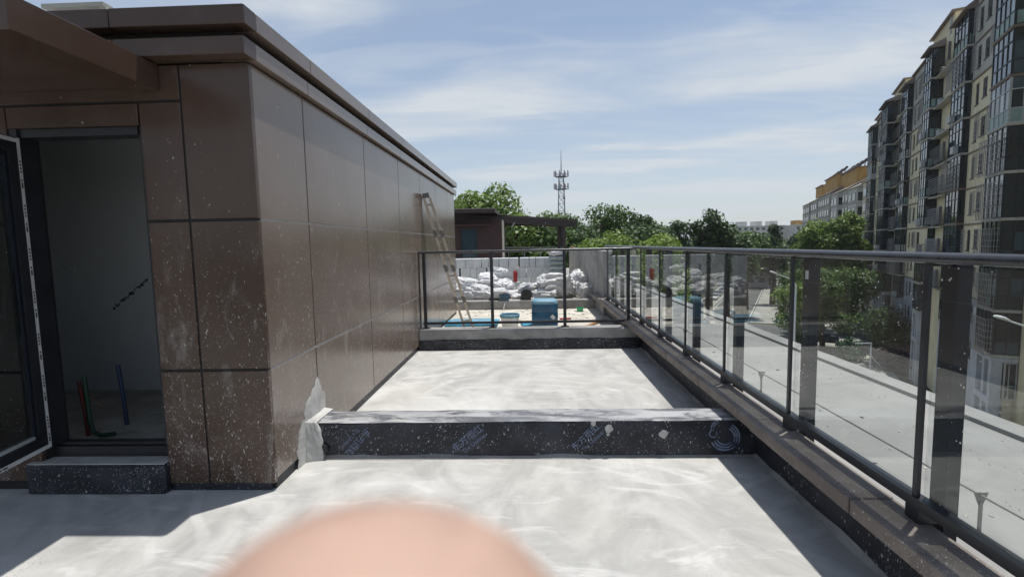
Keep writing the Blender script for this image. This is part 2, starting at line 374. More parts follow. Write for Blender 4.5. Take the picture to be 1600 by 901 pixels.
plain('rail_steel', (0.030, 0.031, 0.036), 0.30, 0.0, 0.6, 0.25, 18)
plain('post_steel', (0.010, 0.013, 0.021), 0.45, 0.0, 0.25, 0.2, 10)
plain('sealant_dark', (0.012, 0.012, 0.014), 0.7)
plain('sealant_pale', (0.36, 0.34, 0.32), 0.7)
plain('shadow_gap', (0.02, 0.018, 0.017), 0.8)
def mat_ink():
    t = NT('print_ink', 0.6, 0, 0.3)
    n = t.noise(t.pos(), 55, 4, 0.7)
    t.color(t.mix(t.ramp(n, 0.48, 0.70), (0.19, 0.23, 0.33), (0.04, 0.045, 0.06)))
mat_ink()
plain('white_film', (0.62, 0.62, 0.62), 0.45)
plain('dark_ink', (0.06, 0.06, 0.065), 0.6)
plain('aluminium', (0.34, 0.305, 0.27), 0.4, 0.45, 0.5, 0.15, 9)
plain('blue_plastic', (0.010, 0.075, 0.15), 0.32, 0, 0.5, 0.35, 5)
plain('pale_blue_plastic', (0.14, 0.28, 0.37), 0.5, 0, 0.5, 0.2, 9)
plain('blue_board', (0.05, 0.26, 0.42), 0.6, 0, 0.3, 0.3, 5)
plain('white_plastic', (0.62, 0.62, 0.60), 0.45, 0, 0.5, 0.12, 7)
plain('red_paint', (0.36, 0.02, 0.025), 0.35)
plain('green_plastic', (0.06, 0.40, 0.19), 0.4)
plain('black_plastic', (0.014, 0.014, 0.017), 0.5)
plain('red_pipe', (0.11, 0.018, 0.018), 0.6); plain('green_pipe', (0.012, 0.05, 0.028), 0.6); plain('blue_pipe', (0.025, 0.042, 0.10), 0.6)
plain('orange_pipe', (0.42, 0.22, 0.09), 0.5)
mat_sack('white_sack', (0.66, 0.66, 0.67)); mat_sack('cement_sack', (0.40, 0.45, 0.44)); mat_sack('white_sheet', (0.68, 0.68, 0.68))
plain('purple_brown', (0.040, 0.018, 0.019), 0.5, 0, 0.4, 0.15, 2)
plain('dark_brown_beam', (0.030, 0.020, 0.020), 0.5)
plain('window_glass_dark', (0.010, 0.014, 0.020), 0.05, 0, 0.7, 0.3, 1)
plain('window_glass_blue', (0.025, 0.048, 0.066), 0.05, 0, 0.9, 0.25, 1)
plain('window_glass_pale', (0.16, 0.21, 0.23), 0.08, 0, 0.8, 0.3, 1)
plain('window_screen', (0.012, 0.013, 0.015), 0.5, 0, 0.2, 0.3, 1)
plain('window_frame_dark', (0.020, 0.024, 0.030), 0.5)
plain('window_frame_pale', (0.36, 0.38, 0.38), 0.5)
plain('green_panel', (0.20, 0.29, 0.27), 0.45, 0, 0.5, 0.2, 1)
mat_wallpaint('cream_wall', (0.60, 0.54, 0.37), (0.70, 0.64, 0.46))
mat_wallpaint('grey_brick_wall', (0.38, 0.37, 0.335), (0.48, 0.465, 0.42), 0.24)
mat_wallpaint('grey_base_wall', (0.34, 0.365, 0.42), (0.43, 0.455, 0.51))
mat_wallpaint('orange_wall', (0.36, 0.21, 0.06), (0.46, 0.28, 0.09))
mat_wallpaint('pale_wall', (0.46, 0.46, 0.44), (0.58, 0.58, 0.55))
mat_wallpaint('light_grey_wall', (0.34, 0.33, 0.295), (0.44, 0.425, 0.38))
plain('roof_tile', (0.20, 0.16, 0.14), 0.8); plain('brown_ledge', (0.17, 0.13, 0.10), 0.8); plain('louvre_metal', (0.13, 0.125, 0.12), 0.6)
plain('cage_steel', (0.24, 0.235, 0.23), 0.5)
plain('tower_steel', (0.26, 0.28, 0.32), 0.6); plain('tower_red', (0.33, 0.20, 0.22), 0.6)
plain('bark', (0.07, 0.05, 0.035), 0.9, 0, 0.2, 0.3, 5)
mat_leaf('leaf_bright', (0.12, 0.20, 0.035), (0.24, 0.33, 0.075)); mat_leaf('leaf_mid', (0.062, 0.125, 0.028), (0.145, 0.225, 0.055))
mat_leaf('leaf_dark', (0.036, 0.075, 0.022), (0.090, 0.145, 0.045)); mat_leaf('leaf_yellow', (0.15, 0.24, 0.035), (0.27, 0.36, 0.08))
mat_leaf('leaf_bluegreen', (0.05, 0.11, 0.06), (0.10, 0.18, 0.10)); mat_leaf('leaf_purple', (0.08, 0.05, 0.06), (0.16, 0.10, 0.11))
plain('road_paint', (0.55, 0.55, 0.52), 0.7, 0, 0.3, 0.25, 3)
plain('lamp_white', (0.70, 0.71, 0.72), 0.35); plain('galvanised', (0.42, 0.43, 0.44), 0.45, 0.5)
mat_concrete('earth', (0.05, 0.055, 0.03), (0.10, 0.095, 0.06), 0.15, 0.3)
plain('tyre', (0.015, 0.015, 0.016), 0.8); plain('headlight', (0.6, 0.62, 0.64), 0.15)
plain('car_white', (0.62, 0.63, 0.64), 0.2, 0, 0.6, 0.04); plain('car_dark', (0.015, 0.020, 0.035), 0.18, 0, 0.6, 0.1)
plain('car_silver', (0.32, 0.33, 0.35), 0.25, 0.4); plain('car_red', (0.20, 0.02, 0.02), 0.2)
plain('cloth_dark', (0.03, 0.03, 0.04), 0.9); plain('rubble', (0.42, 0.40, 0.36), 0.9, 0, 0.2, 0.3, 20); plain('foam_white', (0.66, 0.66, 0.62), 0.8, 0, 0.3, 0.1, 25, 0.5)
plain('galv_rod', (0.22, 0.21, 0.20), 0.5, 0.4)
def mat_skin():
    t = NT('skin', 0.48, 0, 0.4)
    w = t.pos()
    c = t.mix(t.ramp(t.noise(w, 160, 3), 0.35, 0.65), (0.34, 0.225, 0.175), (0.44, 0.295, 0.23))
    t.color(c); t.p.inputs['Subsurface Weight'].default_value = 0.25
    t.p.inputs['Subsurface Radius'].default_value = (0.006, 0.003, 0.002); t.p.inputs['Subsurface Scale'].default_value = 1.0
mat_skin()

# ------------------------------------------------------------------ mesh helpers
def tag(o, label=None, cat=None, group=None, kind=None):
    if label: o['label'] = label
    if cat: o['category'] = cat
    if group: o['group'] = group
    if kind: o['kind'] = kind
    return o
def thing(name, loc, label, cat, group=None):
    o = bpy.data.objects.new(name, None); C.objects.link(o); o.location = loc; o.empty_display_size = 0.2
    return tag(o, label, cat, group)
def origin_of(p):
    v = Vector((0, 0, 0))
    while p is not None: v = v + p.location; p = p.parent
    return v

class MB:
    """collects shapes in world coordinates; build() links ONE mesh object"""
    def __init__(s, M=None): s.v = []; s.f = []; s.M = M; s.mi = []; s.cur = 0
    def add(s, vs, fs):
        b = len(s.v)
        for p in vs:
            p = Vector(p); s.v.append(s.M @ p if s.M else p)
        for f in fs: s.f.append([b+i for i in f]); s.mi.append(s.cur)
        return s
    def box(s, x0, x1, y0, y1, z0, z1):
        if x0 > x1: x0, x1 = x1, x0
        if y0 > y1: y0, y1 = y1, y0
        vs = [(x0,y0,z0),(x1,y0,z0),(x1,y1,z0),(x0,y1,z0),(x0,y0,z1),(x1,y0,z1),(x1,y1,z1),(x0,y1,z1)]
        return s.add(vs, [(0,3,2,1),(4,5,6,7),(0,1,5,4),(1,2,6,5),(2,3,7,6),(3,0,4,7)])
    def cbox(s, x0, x1, y0, y1, z0, z1, c=0.004):
        """box with all twelve edges chamfered"""
        vs = []; idx = {}
        for sx in (0, 1):
            for sy in (0, 1):
                for sz in (0, 1):
                    X = (x0, x1)[sx]; Y = (y0, y1)[sy]; Z = (z0, z1)[sz]
                    ox = (c, -c)[sx]; oy = (c, -c)[sy]; oz = (c, -c)[sz]
                    for a, p in (('x', (X, Y+oy, Z+oz)), ('y', (X+ox, Y, Z+oz)), ('z', (X+ox, Y+oy, Z))):
                        idx[(a, sx, sy, sz)] = len(vs); vs.append(p)
        I = lambda a, x, y, z: idx[(a, x, y, z)]
        fs = []
        for k in (0, 1):
            fs.append([I('x',k,0,0),I('x',k,1,0),I('x',k,1,1),I('x',k,0,1)]); fs.append([I('y',0,k,0),I('y',1,k,0),I('y',1,k,1),I('y',0,k,1)]); fs.append([I('z',0,0,k),I('z',1,0,k),I('z',1,1,k),I('z',0,1,k)])
            for l in (0, 1):
                fs.append([I('x',k,l,0),I('x',k,l,1),I('y',k,l,1),I('y',k,l,0)]); fs.append([I('x',k,0,l),I('x',k,1,l),I('z',k,1,l),I('z',k,0,l)]); fs.append([I('y',0,k,l),I('y',1,k,l),I('z',1,k,l),I('z',0,k,l)])
                for m in (0, 1): fs.append([I('x',k,l,m),I('y',k,l,m),I('z',k,l,m)])
        cen = Vector(((x0+x1)/2, (y0+y1)/2, (z0+z1)/2))
        for f in fs:
            a, b, d = (Vector(vs[i]) for i in f[:3]); m = sum((Vector(vs[i]) for i in f), Vector())/len(f)
            if (b-a).cross(d-a).dot(m-cen) < 0: f.reverse()
        return s.add(vs, fs)
    def obox(s, c, ax, ay, az):
        c, ax, ay, az = (Vector(q) for q in (c, ax, ay, az))
        vs = [c+ax*i+ay*j+az*k for k in (-1, 1) for i, j in ((-1,-1),(1,-1),(1,1),(-1,1))]
        return s.add(vs, [(0,3,2,1),(4,5,6,7),(0,1,5,4),(1,2,6,5),(2,3,7,6),(3,0,4,7)])
    def bar(s, a, b, w, h, up=(0, 0, 1)):
        a, b = Vector(a), Vector(b); d = b-a; d.normalize(); sd = d.cross(Vector(up))
        if sd.length < 1e-4: sd = d.cross(Vector((1, 0, 0)))
        sd.normalize(); u = sd.cross(d)
        return s.obox((a+b)/2, (b-a)/2, sd*w/2, u*h/2)
    def tube(s, pts, r, n=10, cap=True):
        pts = [Vector(p) for p in pts]; rs = r if isinstance(r, (list, tuple)) else [r]*len(pts)
        vs = []; fs = []; ref = None
        for i, p in enumerate(pts):
            d = (pts[min(i+1, len(pts)-1)] - pts[max(i-1, 0)]).normalized()
            if ref is None: ref = d.orthogonal().normalized()
            ref = (ref - d*ref.dot(d)).normalized(); q = d.cross(ref)
            for k in range(n):
                a = 2*math.pi*k/n; vs.append(p + (ref*math.cos(a)+q*math.sin(a))*rs[i])
        for i in range(len(pts)-1):
            for k in range(n): fs.append((i*n+k, i*n+(k+1) % n, (i+1)*n+(k+1) % n, (i+1)*n+k))
        if cap: fs.append(tuple(reversed(range(n)))); fs.append(tuple(range((len(pts)-1)*n, len(pts)*n)))
        return s.add(vs, fs)
    def lathe(s, c, prof, n=24, axis='z'):
        vs = []; fs = []
        for (r, z) in prof:
            for k in range(n):
                a = 2*math.pi*k/n; p = (r*math.cos(a), r*math.sin(a), z)
                if axis == 'y': p = (p[0], p[2], p[1])
                if axis == 'x': p = (p[2], p[0], p[1])
                vs.append((c[0]+p[0], c[1]+p[1], c[2]+p[2]))
        for i in range(len(prof)-1):
            for k in range(n): fs.append((i*n+k, i*n+(k+1) % n, (i+1)*n+(k+1) % n, (i+1)*n+k))
        fs.append(tuple(reversed(range(n)))); fs.append(tuple(range((len(prof)-1)*n, len(prof)*n)))
        return s.add(vs, fs)
    def prism(s, poly, d):
        """polygon (list of 3D points) swept along d"""
        d = Vector(d); n = len(poly); vs = [Vector(p) for p in poly] + [Vector(p)+d for p in poly]
        fs = [tuple(range(n)), tuple(reversed(range(n, 2*n)))] + [(i, i+n, (i+1) % n+n, (i+1) % n) for i in range(n)]
        return s.add(vs, fs)
    def build(s, name, mat, parent=None, loc=None, smooth=False, **tags):
        me = bpy.data.meshes.new(name)
        off = origin_of(parent) if parent is not None else (Vector(loc) if loc else Vector((0, 0, 0)))
        me.from_pydata([tuple(v-off) for v in s.v], [], s.f)
        for m in (mat if isinstance(mat, (list, tuple)) else [mat]): me.materials.append(MATS[m])
        if isinstance(mat, (list, tuple)): me.polygons.foreach_set('material_index', s.mi)
        me.update()
        if smooth:
            me.polygons.foreach_set('use_smooth', [True]*len(me.polygons))
            if smooth != 'all':
                me.set_sharp_from_angle(angle=R(40))
        o = bpy.data.objects.new(name, me); C.objects.link(o)
        if parent is not None: o.parent = parent
        elif loc: o.location = loc
        tag(o, **tags)
        return o
def box_part(name, mat, parent, *b, c=0.0):
    m = MB()
    (m.cbox(*b, c=c) if c else m.box(*b))
    return m.build(name, mat, parent)
def struct(name, mb, mat, **k):
    o = mb.build(name, mat, **k); o['kind'] = 'structure'; return o

# ================================================================== SETTING: terrace
m = MB(); m.add([(-9, -5, 0), (1.60, -5, 0), (1.60, 7.0, 0), (-9, 7.0, 0)], [(0, 1, 2, 3)])
struct('terrace_floor', m, 'white_screed')
m = MB(); m.box(-9, 1.60, 7.0, 11.30, -0.2, 0.004)
struct('neighbour_terrace_floor', m, 'rough_floor')
m = MB(); m.box(-9, 1.60, 11.50, 27, -0.2, 0.17)
struct('raised_terrace_floor', m, 'rough_floor')
m = MB(); m.box(1.72, 3.55, -6, 30, -0.35, 0.0).box(3.552, 3.76, -6, 30, -0.45, 0.035)
for y in (-3.2, 0.1, 3.4, 6.7, 10, 13.3, 16.6): m.box(3.548, 3.765, y, y+0.012, -0.44, 0.0375)
struct('roof_ledge', m, 'ledge_concrete')
m = MB(); m.box(-16, 3.4, -8, 29.5, -13.0, -0.46)
struct('building_base', m, 'grey_base_wall')

# ------------------------------------------------------------------ rooftop room
WX, WY = -1.60, 2.89
room = thing('rooftop_room', (WX, WY, 0), 'low rooftop room clad in glossy dark brown panels with a double cornice', 'building')
# structural core
m = MB()
m.box(-1.80, -1.634, 2.925, 10.72, 0.0, 2.74)                    # right wall
m.box(-2.27, -1.802, 2.925, 3.08, 0.0, 2.74)                     # front pier
m.box(-7.0, -3.08, 2.925, 3.08, 0.0, 2.74)                       # front left of the door
m.box(-3.078, -2.272, 2.925, 3.08, 2.235, 2.74)                  # lintel
m.build('wall_core', 'shadow_gap', room)
m = MB(); m.box(-7.0, -1.802, 4.42, 4.55, 0.0, 2.74).box(-4.75, -4.62, 3.082, 4.418, 0, 2.74).box(-1.95, -1.804, 3.082, 4.418, 0.0, 2.74)
m.build('interior_wall', 'room_plaster', room)
m = MB(); m.box(-4.62, -1.95, 3.082, 4.418, 0.0, 0.20); m.build('interior_floor', 'rough_floor', room)
m = MB(); m.box(-7.0, -1.70, 2.93, 10.72, 2.742, 2.80); m.build('roof_slab', 'grey_concrete', room)
# cladding, right wall
YS = [2.9225, 3.57, 4.87, 6.13, 7.33, 8.56, 9.80, 10.72]
ROWS = [(0.070, 0.762), (0.776, 1.670), (1.684, 2.570)]
g = 0.006
for i in range(len(YS)-1):
    for (a, b) in ROWS:
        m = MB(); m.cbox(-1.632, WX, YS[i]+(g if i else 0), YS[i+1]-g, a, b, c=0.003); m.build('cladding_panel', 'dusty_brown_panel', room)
for z in (0.762, 1.670): box_part('joint_sealant', 'sealant_pale', room, -1.633, -1.604, 2.93, 10.71, z+0.0005, z+0.0135)
for y in YS[1:-1]: box_part('joint_sealant', 'sealant_dark', room, -1.6335, -1.609, y-g+0.0005, y+g-0.0005, 0.071, 2.569)
# cladding, front wall
XS = [-1.60, -2.015, -2.268]
def fp(x1, x0, a, b): 
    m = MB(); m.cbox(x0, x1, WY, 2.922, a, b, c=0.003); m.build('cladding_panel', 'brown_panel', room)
for (a, b) in ROWS:
    fp(WX, XS[1]+g, a-(0.02 if a < 0.1 else 0), b)
    fp(XS[1]-g, XS[2], a-(0.02 if a < 0.1 else 0), min(b, 2.362))
    for x1, x0 in ((-3.085, -4.25), (-4.262, -5.5), (-5.512, -6.9)): fp(x1, x0, a, min(b, 2.362))
fp(XS[1]-g, -4.2, 2.376, 2.57); fp(-4.212, -6.9, 2.376, 2.57)
fp(-2.280, -3.079, 2.238, 2.362)
for z in (0.762, 1.670): box_part('joint_sealant', 'sealant_dark', room, -2.267, -1.606, 2.898, 2.924, z+0.0005, z+0.0135)
box_part('joint_sealant', 'sealant_dark', room, -2.021, -2.009, 2.8985, 2.9245, 0.051, 2.569)
box_part('joint_sealant', 'sealant_dark', room, -6.9, -2.022, 2.8975, 2.9235, 2.3625, 2.3755)
# upstand of black membrane at the foot
m = MB(); m.box(-1.630, -1.612, 2.93, 10.7, 0.0, 0.0695); m.build('membrane_upstand', 'membrane', room)
m = MB(); m.box(-2.267, -1.632, 2.905, 2.924, 0.0, 0.049); m.build('membrane_upstand', 'membrane', room)
# two cornices
def cornice(z0, z1, x, y, n):
    segs = [y+0.12] + [q for q in YS[1:-1]] + [10.80]
    segs = [s + (0.02*n if 0 < i < len(segs)-1 else 0) for i, s in enumerate(segs)]
    for a, b in zip(segs[:-1], segs[1:]):
        m = MB(); m.cbox(-1.76, x, a+0.003, b-0.003, z0, z1, c=0.003); m.build('cornice_panel', 'dusty_brown_panel', room)  # paler copy also stands in for sky reflected on the side fascias
    fx = [x, -2.30, -3.6, -5.0, -6.9]
    for a, b in zip(fx[:-1], fx[1:]):
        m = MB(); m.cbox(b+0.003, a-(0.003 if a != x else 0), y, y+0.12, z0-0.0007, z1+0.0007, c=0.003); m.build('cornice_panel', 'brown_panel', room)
cornice(2.580, 2.675, -1.553, 2.775, 0)
cornice(2.735, 2.835, -1.535, 2.765, 1)
m = MB(); m.box(-6.9, -1.665, 2.87, 10.70, 2.676, 2.734); m.build('cornice_recess', 'shadow_gap', room)
# door canopy
can = MB(); CX, CY0, CY1, CZ0, CZ1 = -2.13, 2.05, 2.884, 2.425, 2.575
canopy = MB().cbox(-5.2, CX-0.134, CY0+0.105, CY1, CZ0+0.022, CZ1-0.01, c=0.002).build('canopy', 'brown_panel', room)
for b in ((CX-0.12, CX, CY0, CY1),):
    MB().cbox(*b, CZ0, CZ1, c=0.003).build('canopy_fascia', 'brown_panel', canopy)
MB().cbox(-5.2, CX-0.122, CY0+0.002, CY0+0.10, CZ0, CZ1, c=0.003).build('canopy_fascia', 'brown_panel', canopy)
# door opening: frame, threshold, step
fr = MB(); fr.box(-3.082, -3.035, 2.90, 3.02, 0.285, 2.236).box(-2.305, -2.269, 2.926, 3.02, 0.285, 2.236).box(-3.034, -2.306, 2.915, 3.02, 2.190, 2.2365)
fr.build('door_frame', 'black_steel', room)
MB().box(-3.08, -2.27, 2.965, 3.06, 0.191, 0.262).box(-3.08, -2.27, 2.99, 3.04, 0.2625, 0.283).build('threshold', 'black_steel', room)
st = MB().cbox(-3.16, -2.27, 2.845, 3.06, 0.0, 0.190, c=0.014).build('door_step', 'membrane', room)
MB().box(-3.15, -2.272, 2.855, 2.964, 0.1905, 0.196).build('step_top', 'cement_plaster', st)
# open door leaf, hinged on the left jamb and swung out towards the terrace
h = Vector((-3.05, 2.895, 0)); d = Vector((0.19, -0.98, 0)).normalized(); nrm = Vector((0.98, 0.19, 0)).normalized()
def dp(a, b, z0, z1, t0, t1):
    m = MB(); c = h + d*(a+b)/2 + nrm*(t0+t1)/2; c.z = (z0+z1)/2
    return m.obox(c, d*(b-a)/2, nrm*abs(t1-t0)/2, Vector((0, 0, (z1-z0)/2)))
dm = MB()
for (a, b, z0, z1) in ((0, 0.085, 0.29, 2.185), (0.70, 0.785, 0.29, 2.185), (0.0855, 0.6995, 0.29, 0.375), (0.0855, 0.6995, 2.10, 2.185)):
    q = dp(a, b, z0, z1, -0.03, 0.03); dm.add(q.v, q.f)
door = dm.build('door', 'black_steel', room)
for (a, b, z0, z1) in ((0.0855, 0.105, 0.377, 2.098), (0.68, 0.6995, 0.377, 2.098), (0.1055, 0.6795, 0.377, 0.397), (0.1055, 0.6795, 2.078, 2.098)):
    dp(a, b, z0, z1, -0.02, 0.02).build('glazing_bead', 'window_frame_pale' if z1 < 0.4 else 'post_steel', door)
dp(0.1055, 0.6795, 0.398, 2.077, -0.006, 0.006).build('pane', 'door_glass', door)
dp(0.003, 0.026, 0.292, 2.183, 0.0305, 0.0315).build('protective_film', 'white_film', door)
dp(0.027, 0.78, 0.292, 0.316, 0.0305, 0.0315).build('protective_film', 'white_film', door)
dp(0.027, 0.78, 2.155, 2.178, 0.0305, 0.0315).build('protective_film', 'white_film', door)
ink = MB()
def inkrow(horizontal):
    k = 0.33
    while k < (0.75 if horizontal else 2.1):
        for j in range(7):
            s0 = k+0.02*j + (0.03 if j > 2 else 0); w = 0.012 if j else 0.02
            q = dp(s0, s0+w, 0.299, 0.309, 0.0316, 0.032) if horizontal else dp(0.009, 0.021, s0, s0+w, 0.0316, 0.032)
            ink.add(q.v, q.f)
        k += 0.26
inkrow(False); inkrow(True)
ink.build('film_print', 'dark_ink', door)
# inside: pipes, a loose wire, stencilled blotches
def pipe(name, pts, r, mat): MB().tube(pts, r, 10).build(name, mat, room, smooth=True)
pipe('water_pipe', [(-3.16, 3.30, 0.20), (-3.17, 3.30, 0.40), (-3.19, 3.30, 0.60)], 0.013, 'red_pipe')
pipe('water_pipe', [(-2.92, 3.25, 0.235), (-3.03, 3.26, 0.22), (-3.09, 3.27, 0.24), (-3.11, 3.27, 0.32), (-3.12, 3.27, 0.64)], 0.014, 'green_pipe')
pipe('water_pipe', [(-3.06, 3.52, 0.20), (-3.07, 3.52, 0.42), (-3.09, 3.52, 0.66)], 0.014, 'blue_pipe')
pipe('loose_wire', [(-3.55, 3.7, 0.52), (-3.3, 3.45, 0.50), (-3.05, 3.3, 0.42)], 0.003, 'orange_pipe')
pipe('loose_wire', [(-4.32, 4.42, 1.42), (-4.26, 4.36, 1.41), (-4.20, 4.33, 1.36), (-4.13, 4.30, 1.335), (-4.07, 4.28, 1.335)], 0.006, 'white_plastic')
m = MB(); rr = random.Random(3)
for k in range(15):
    a = k/14; x = -3.86+0.33*a; z = 0.98+0.24*a
    m.obox((x, 4.417, z+rr.uniform(-.01, .02)), (rr.uniform(.006, .014), 0, rr.uniform(-.008, .008)), (0, 0.002, 0), (0, 0, rr.uniform(.005, .016)))
m.build('stencil_mark', 'dark_ink', room)
m = MB()
for k in range(46):
    x = rr.uniform(-2.95, -2.1); y = rr.uniform(3.55, 4.3); s = rr.uniform(.008, .04)
    m.obox((x, y, 0.2+s*0.4), (s*rr.uniform(.6, 1.6), s*rr.uniform(-.5, .5), 0), (-s*.3, s*.7, s*.2), (0, 0, s*.4))
m.build('rubble_heap', 'rubble', room)['kind'] = 'stuff'

# pale stair head rising behind the roof
sh = thing('stair_head', (-7.9, 9.4, 2.8), 'pale concrete stair head peeping over the roof edge, top left', 'building')
MB().box(-8.62, -7.72, 9.2, 10.6, 2.8, 5.92).build('wall', 'pale_wall', sh)
MB().box(-8.75, -7.60, 9.05, 10.75, 5.921, 5.99).build('roof', 'light_grey_wall', sh)
MB().box(-7.719, -7.58, 9.1, 9.4, 2.8, 5.92).box(-7.57, -6.9, 9.35, 9.42, 2.8, 5.70).build('pilaster', 'pale_wall', sh)

# ------------------------------------------------------------------ low curbs on the terrace
def text_on_front(body, size, cx, cz, ang, y, parent, name='printed_lettering', mat='print_ink'):
    cu = bpy.data.curves.new('tmp', 'FONT'); cu.body = body; cu.size = size; cu.align_x = 'CENTER'; cu.align_y = 'CENTER'; cu.extrude = 0
    cu.resolution_u = 3
    ob = bpy.data.objects.new('tmp', cu); C.objects.link(ob)
    dg = bpy.context.evaluated_depsgraph_get(); me = bpy.data.meshes.new_from_object(ob.evaluated_get(dg))
    bpy.data.objects.remove(ob)
    ca, sa = math.cos(ang), math.sin(ang); off = origin_of(parent)
    for v in me.vertices:
        x, z = v.co.x, v.co.y
        v.co = (cx+ca*x-sa*z-off.x, y-off.y, cz+sa*x+ca*z-off.z)
    me.name = name; me.materials.clear(); me.materials.append(MATS[mat])
    o = bpy.data.objects.new(name, me); C.objects.link(o); o.parent = parent
    return o
curb = thing('membrane_curb', (0, 3.49, 0), 'low black membrane-wrapped curb crossing the terrace, white smears along its top', 'curb')
cb = MB(); N = 60
# slightly uneven wrapped box
prof = [(3.362, 0.0), (3.362, 0.235), (3.368, 0.252), (3.385, 0.259), (3.60, 0.259), (3.618, 0.25), (3.62, 0.0)]
vs = []; fs = []
for i in range(N+1):
    x = -1.53 + (1.545+1.53)*i/N
    for j, (y, z) in enumerate(prof):
        w = noise.noise((x*3.1, j*0.7, 0.3))*0.006
        vs.append((x, y + (w if j in (1, 2, 3) else 0)*0.7, z + (w if 0 < j < 6 else 0)))
k = len(prof)
for i in range(N):
    for j in range(k-1): fs.append((i*k+j, (i+1)*k+j, (i+1)*k+j+1, i*k+j+1))
fs.append(tuple(range(k))); fs.append(tuple(reversed(range(N*k, N*k+k))))
cb.add(vs, fs); cb.build('membrane_wrap', 'membrane', curb, smooth=True)
tp = MB(); vs = []; fs = []
for i in range(N+1):
    x = -1.53 + (1.545+1.53)*i/N
    for j, y in enumerate((3.366, 3.385, 3.60, 3.617)):
        w = noise.noise((x*3.1, (2, 3, 4, 5)[j]*0.7, 0.3))*0.006
        vs.append((x, y + noise.noise((x*9, j, 1))*0.004, (0.256, 0.2625, 0.2625, 0.255)[j]+w))
for i in range(N):
    for j in range(3): fs.append((i*4+j, (i+1)*4+j, (i+1)*4+j+1, i*4+j+1))
tp.add(vs, fs); tp.build('curb_top', 'membrane_top', curb, smooth=True)
YF = 3.3555
def brand(cx, cz, ang, sz=1.0):
    ca, sa = math.cos(ang), math.sin(ang)
    text_on_front('东方雨虹', 0.066*sz, cx, cz, ang, YF, curb)
    ox, oz = 0.012, -0.056*sz
    text_on_front('The Unique', 0.043*sz, cx+ca*ox-sa*oz, cz+sa*ox+ca*oz, ang, YF, curb)
brand(-1.245, 0.118, R(229), 0.95)
brand(-0.455, 0.140, R(38), 1.0)
brand(0.375, 0.145, R(44), 0.95)
lg = MB()
def arc(cx, cz, r, a0, a1, w):
    n = 14; vs = []; fs = []
    for i in range(n+1):
        t = i/n; a = R(a0+(a1-a0)*t); ww = w*math.sin(math.pi*min(1, 0.15+0.85*t))*0.5+0.0015
        vs += [(cx+(r-ww)*math.cos(a), YF, cz+(r-ww)*math.sin(a)), (cx+(r+ww)*math.cos(a), YF, cz+(r+ww)*math.sin(a))]
    for i in range(n): fs.append((2*i, 2*i+2, 2*i+3, 2*i+1))
    lg.add(vs, fs)
for r, w in ((0.105, 0.010), (0.088, 0.009), (0.072, 0.010)): arc(1.33, 0.135, r, 62, -28, w)
for r, w in ((0.098, 0.013), (0.078, 0.011), (0.058, 0.008)): arc(1.335, 0.145, r, 205, 318, w)
for r, w in ((0.026, 0.005),): arc(1.255, 0.165, r, 80, 400, w)
for r, w in ((0.060, 0.006), (0.045, 0.005)): arc(1.30, 0.20, r, 100, 200, w)
lg.build('printed_emblem', 'print_ink', curb)
# mortar splashes stuck to its face
for (x, z, s) in ((0.915, 0.165, 0.030), (0.535, 0.205, 0.028), (0.53, 0.165, 0.012), (0.43, 0.245, 0.02)):
    b = MB(); vs = [(x, YF-0.010, z)]; n = 14
    for i in range(n):
        a = 2*math.pi*i/n; q = s*(1+0.35*noise.noise((math.cos(a)*1.7+x*9, math.sin(a)*1.7, 4)))
        vs.append((x+q*math.cos(a), YF-0.0005, z+q*math.sin(a)))
    b.add(vs, [(0, 1+(i+1) % n, 1+i) for i in range(n)]); b.build('mortar_splash', 'cement_plaster', curb, smooth='all')
# cement bead along the foot
b = MB(); vs = []; fs = []; N = 70
for i in range(N+1):
    x = -1.56 + 3.13*i/N; hgt = 0.012+0.028*max(0, noise.noise((x*2.3, 5, 0)))+0.02*max(0, -0.2-x)*0.8*(noise.noise((x*7, 1, 0))+0.6)
    vs += [(x, 3.335-0.25*hgt, 0.0015), (x, 3.35, hgt*0.7), (x, 3.3615, hgt)]
for i in range(N):
    for j in range(2): fs.append((i*3+j, (i+1)*3+j, (i+1)*3+j+1, i*3+j+1))
b.add(vs, fs); b.build('cement_bead', 'grey_concrete', curb, smooth='all')
# white mortar patch sealing the curb to the cladding
b = MB(); ny, nz = 90, 100; vs = []; fs = []; ok = {}
for i in range(ny+1):
    for j in range(nz+1):
        y = 3.16+0.52*i/ny; z = 0.0+0.62*j/nz
        cyc = 3.42+0.13*(z/0.5); half = 0.25*(1-0.62*min(1, max(0, z-0.10)/0.45)**1.3)
        e = 1-abs(y-cyc)/half - max(0, z-0.40)/0.16 + 0.45*noise.noise((y*8, z*6, 2)) + 0.12*noise.noise((y*27, z*22, 5))
        es = 1-abs(y-cyc)/half - max(0, z-0.40)/0.16
        t = 0.0008+0.013*max(0, min(1, es*1.2))**0.7+0.0022*noise.noise((y*12, z*9, 9))+0.0008*noise.noise((y*40, z*40, 9))
        ok[(i, j)] = e > -0.05
        vs.append((WX+max(t, 0.0006 if e > 0.02 else -0.001), y, z))
for i in range(ny):
    for j in range(nz):
        if all(ok[q] for q in ((i, j), (i+1, j), (i+1, j+1), (i, j+1))):
            fs.append((i*(nz+1)+j, (i+1)*(nz+1)+j, (i+1)*(nz+1)+j+1, i*(nz+1)+j+1))
b.add(vs, fs); b.build('mortar_patch', 'cement_plaster', curb, smooth='all')
b = MB(); vs = []; fs = []; ny = 30; nz = 26
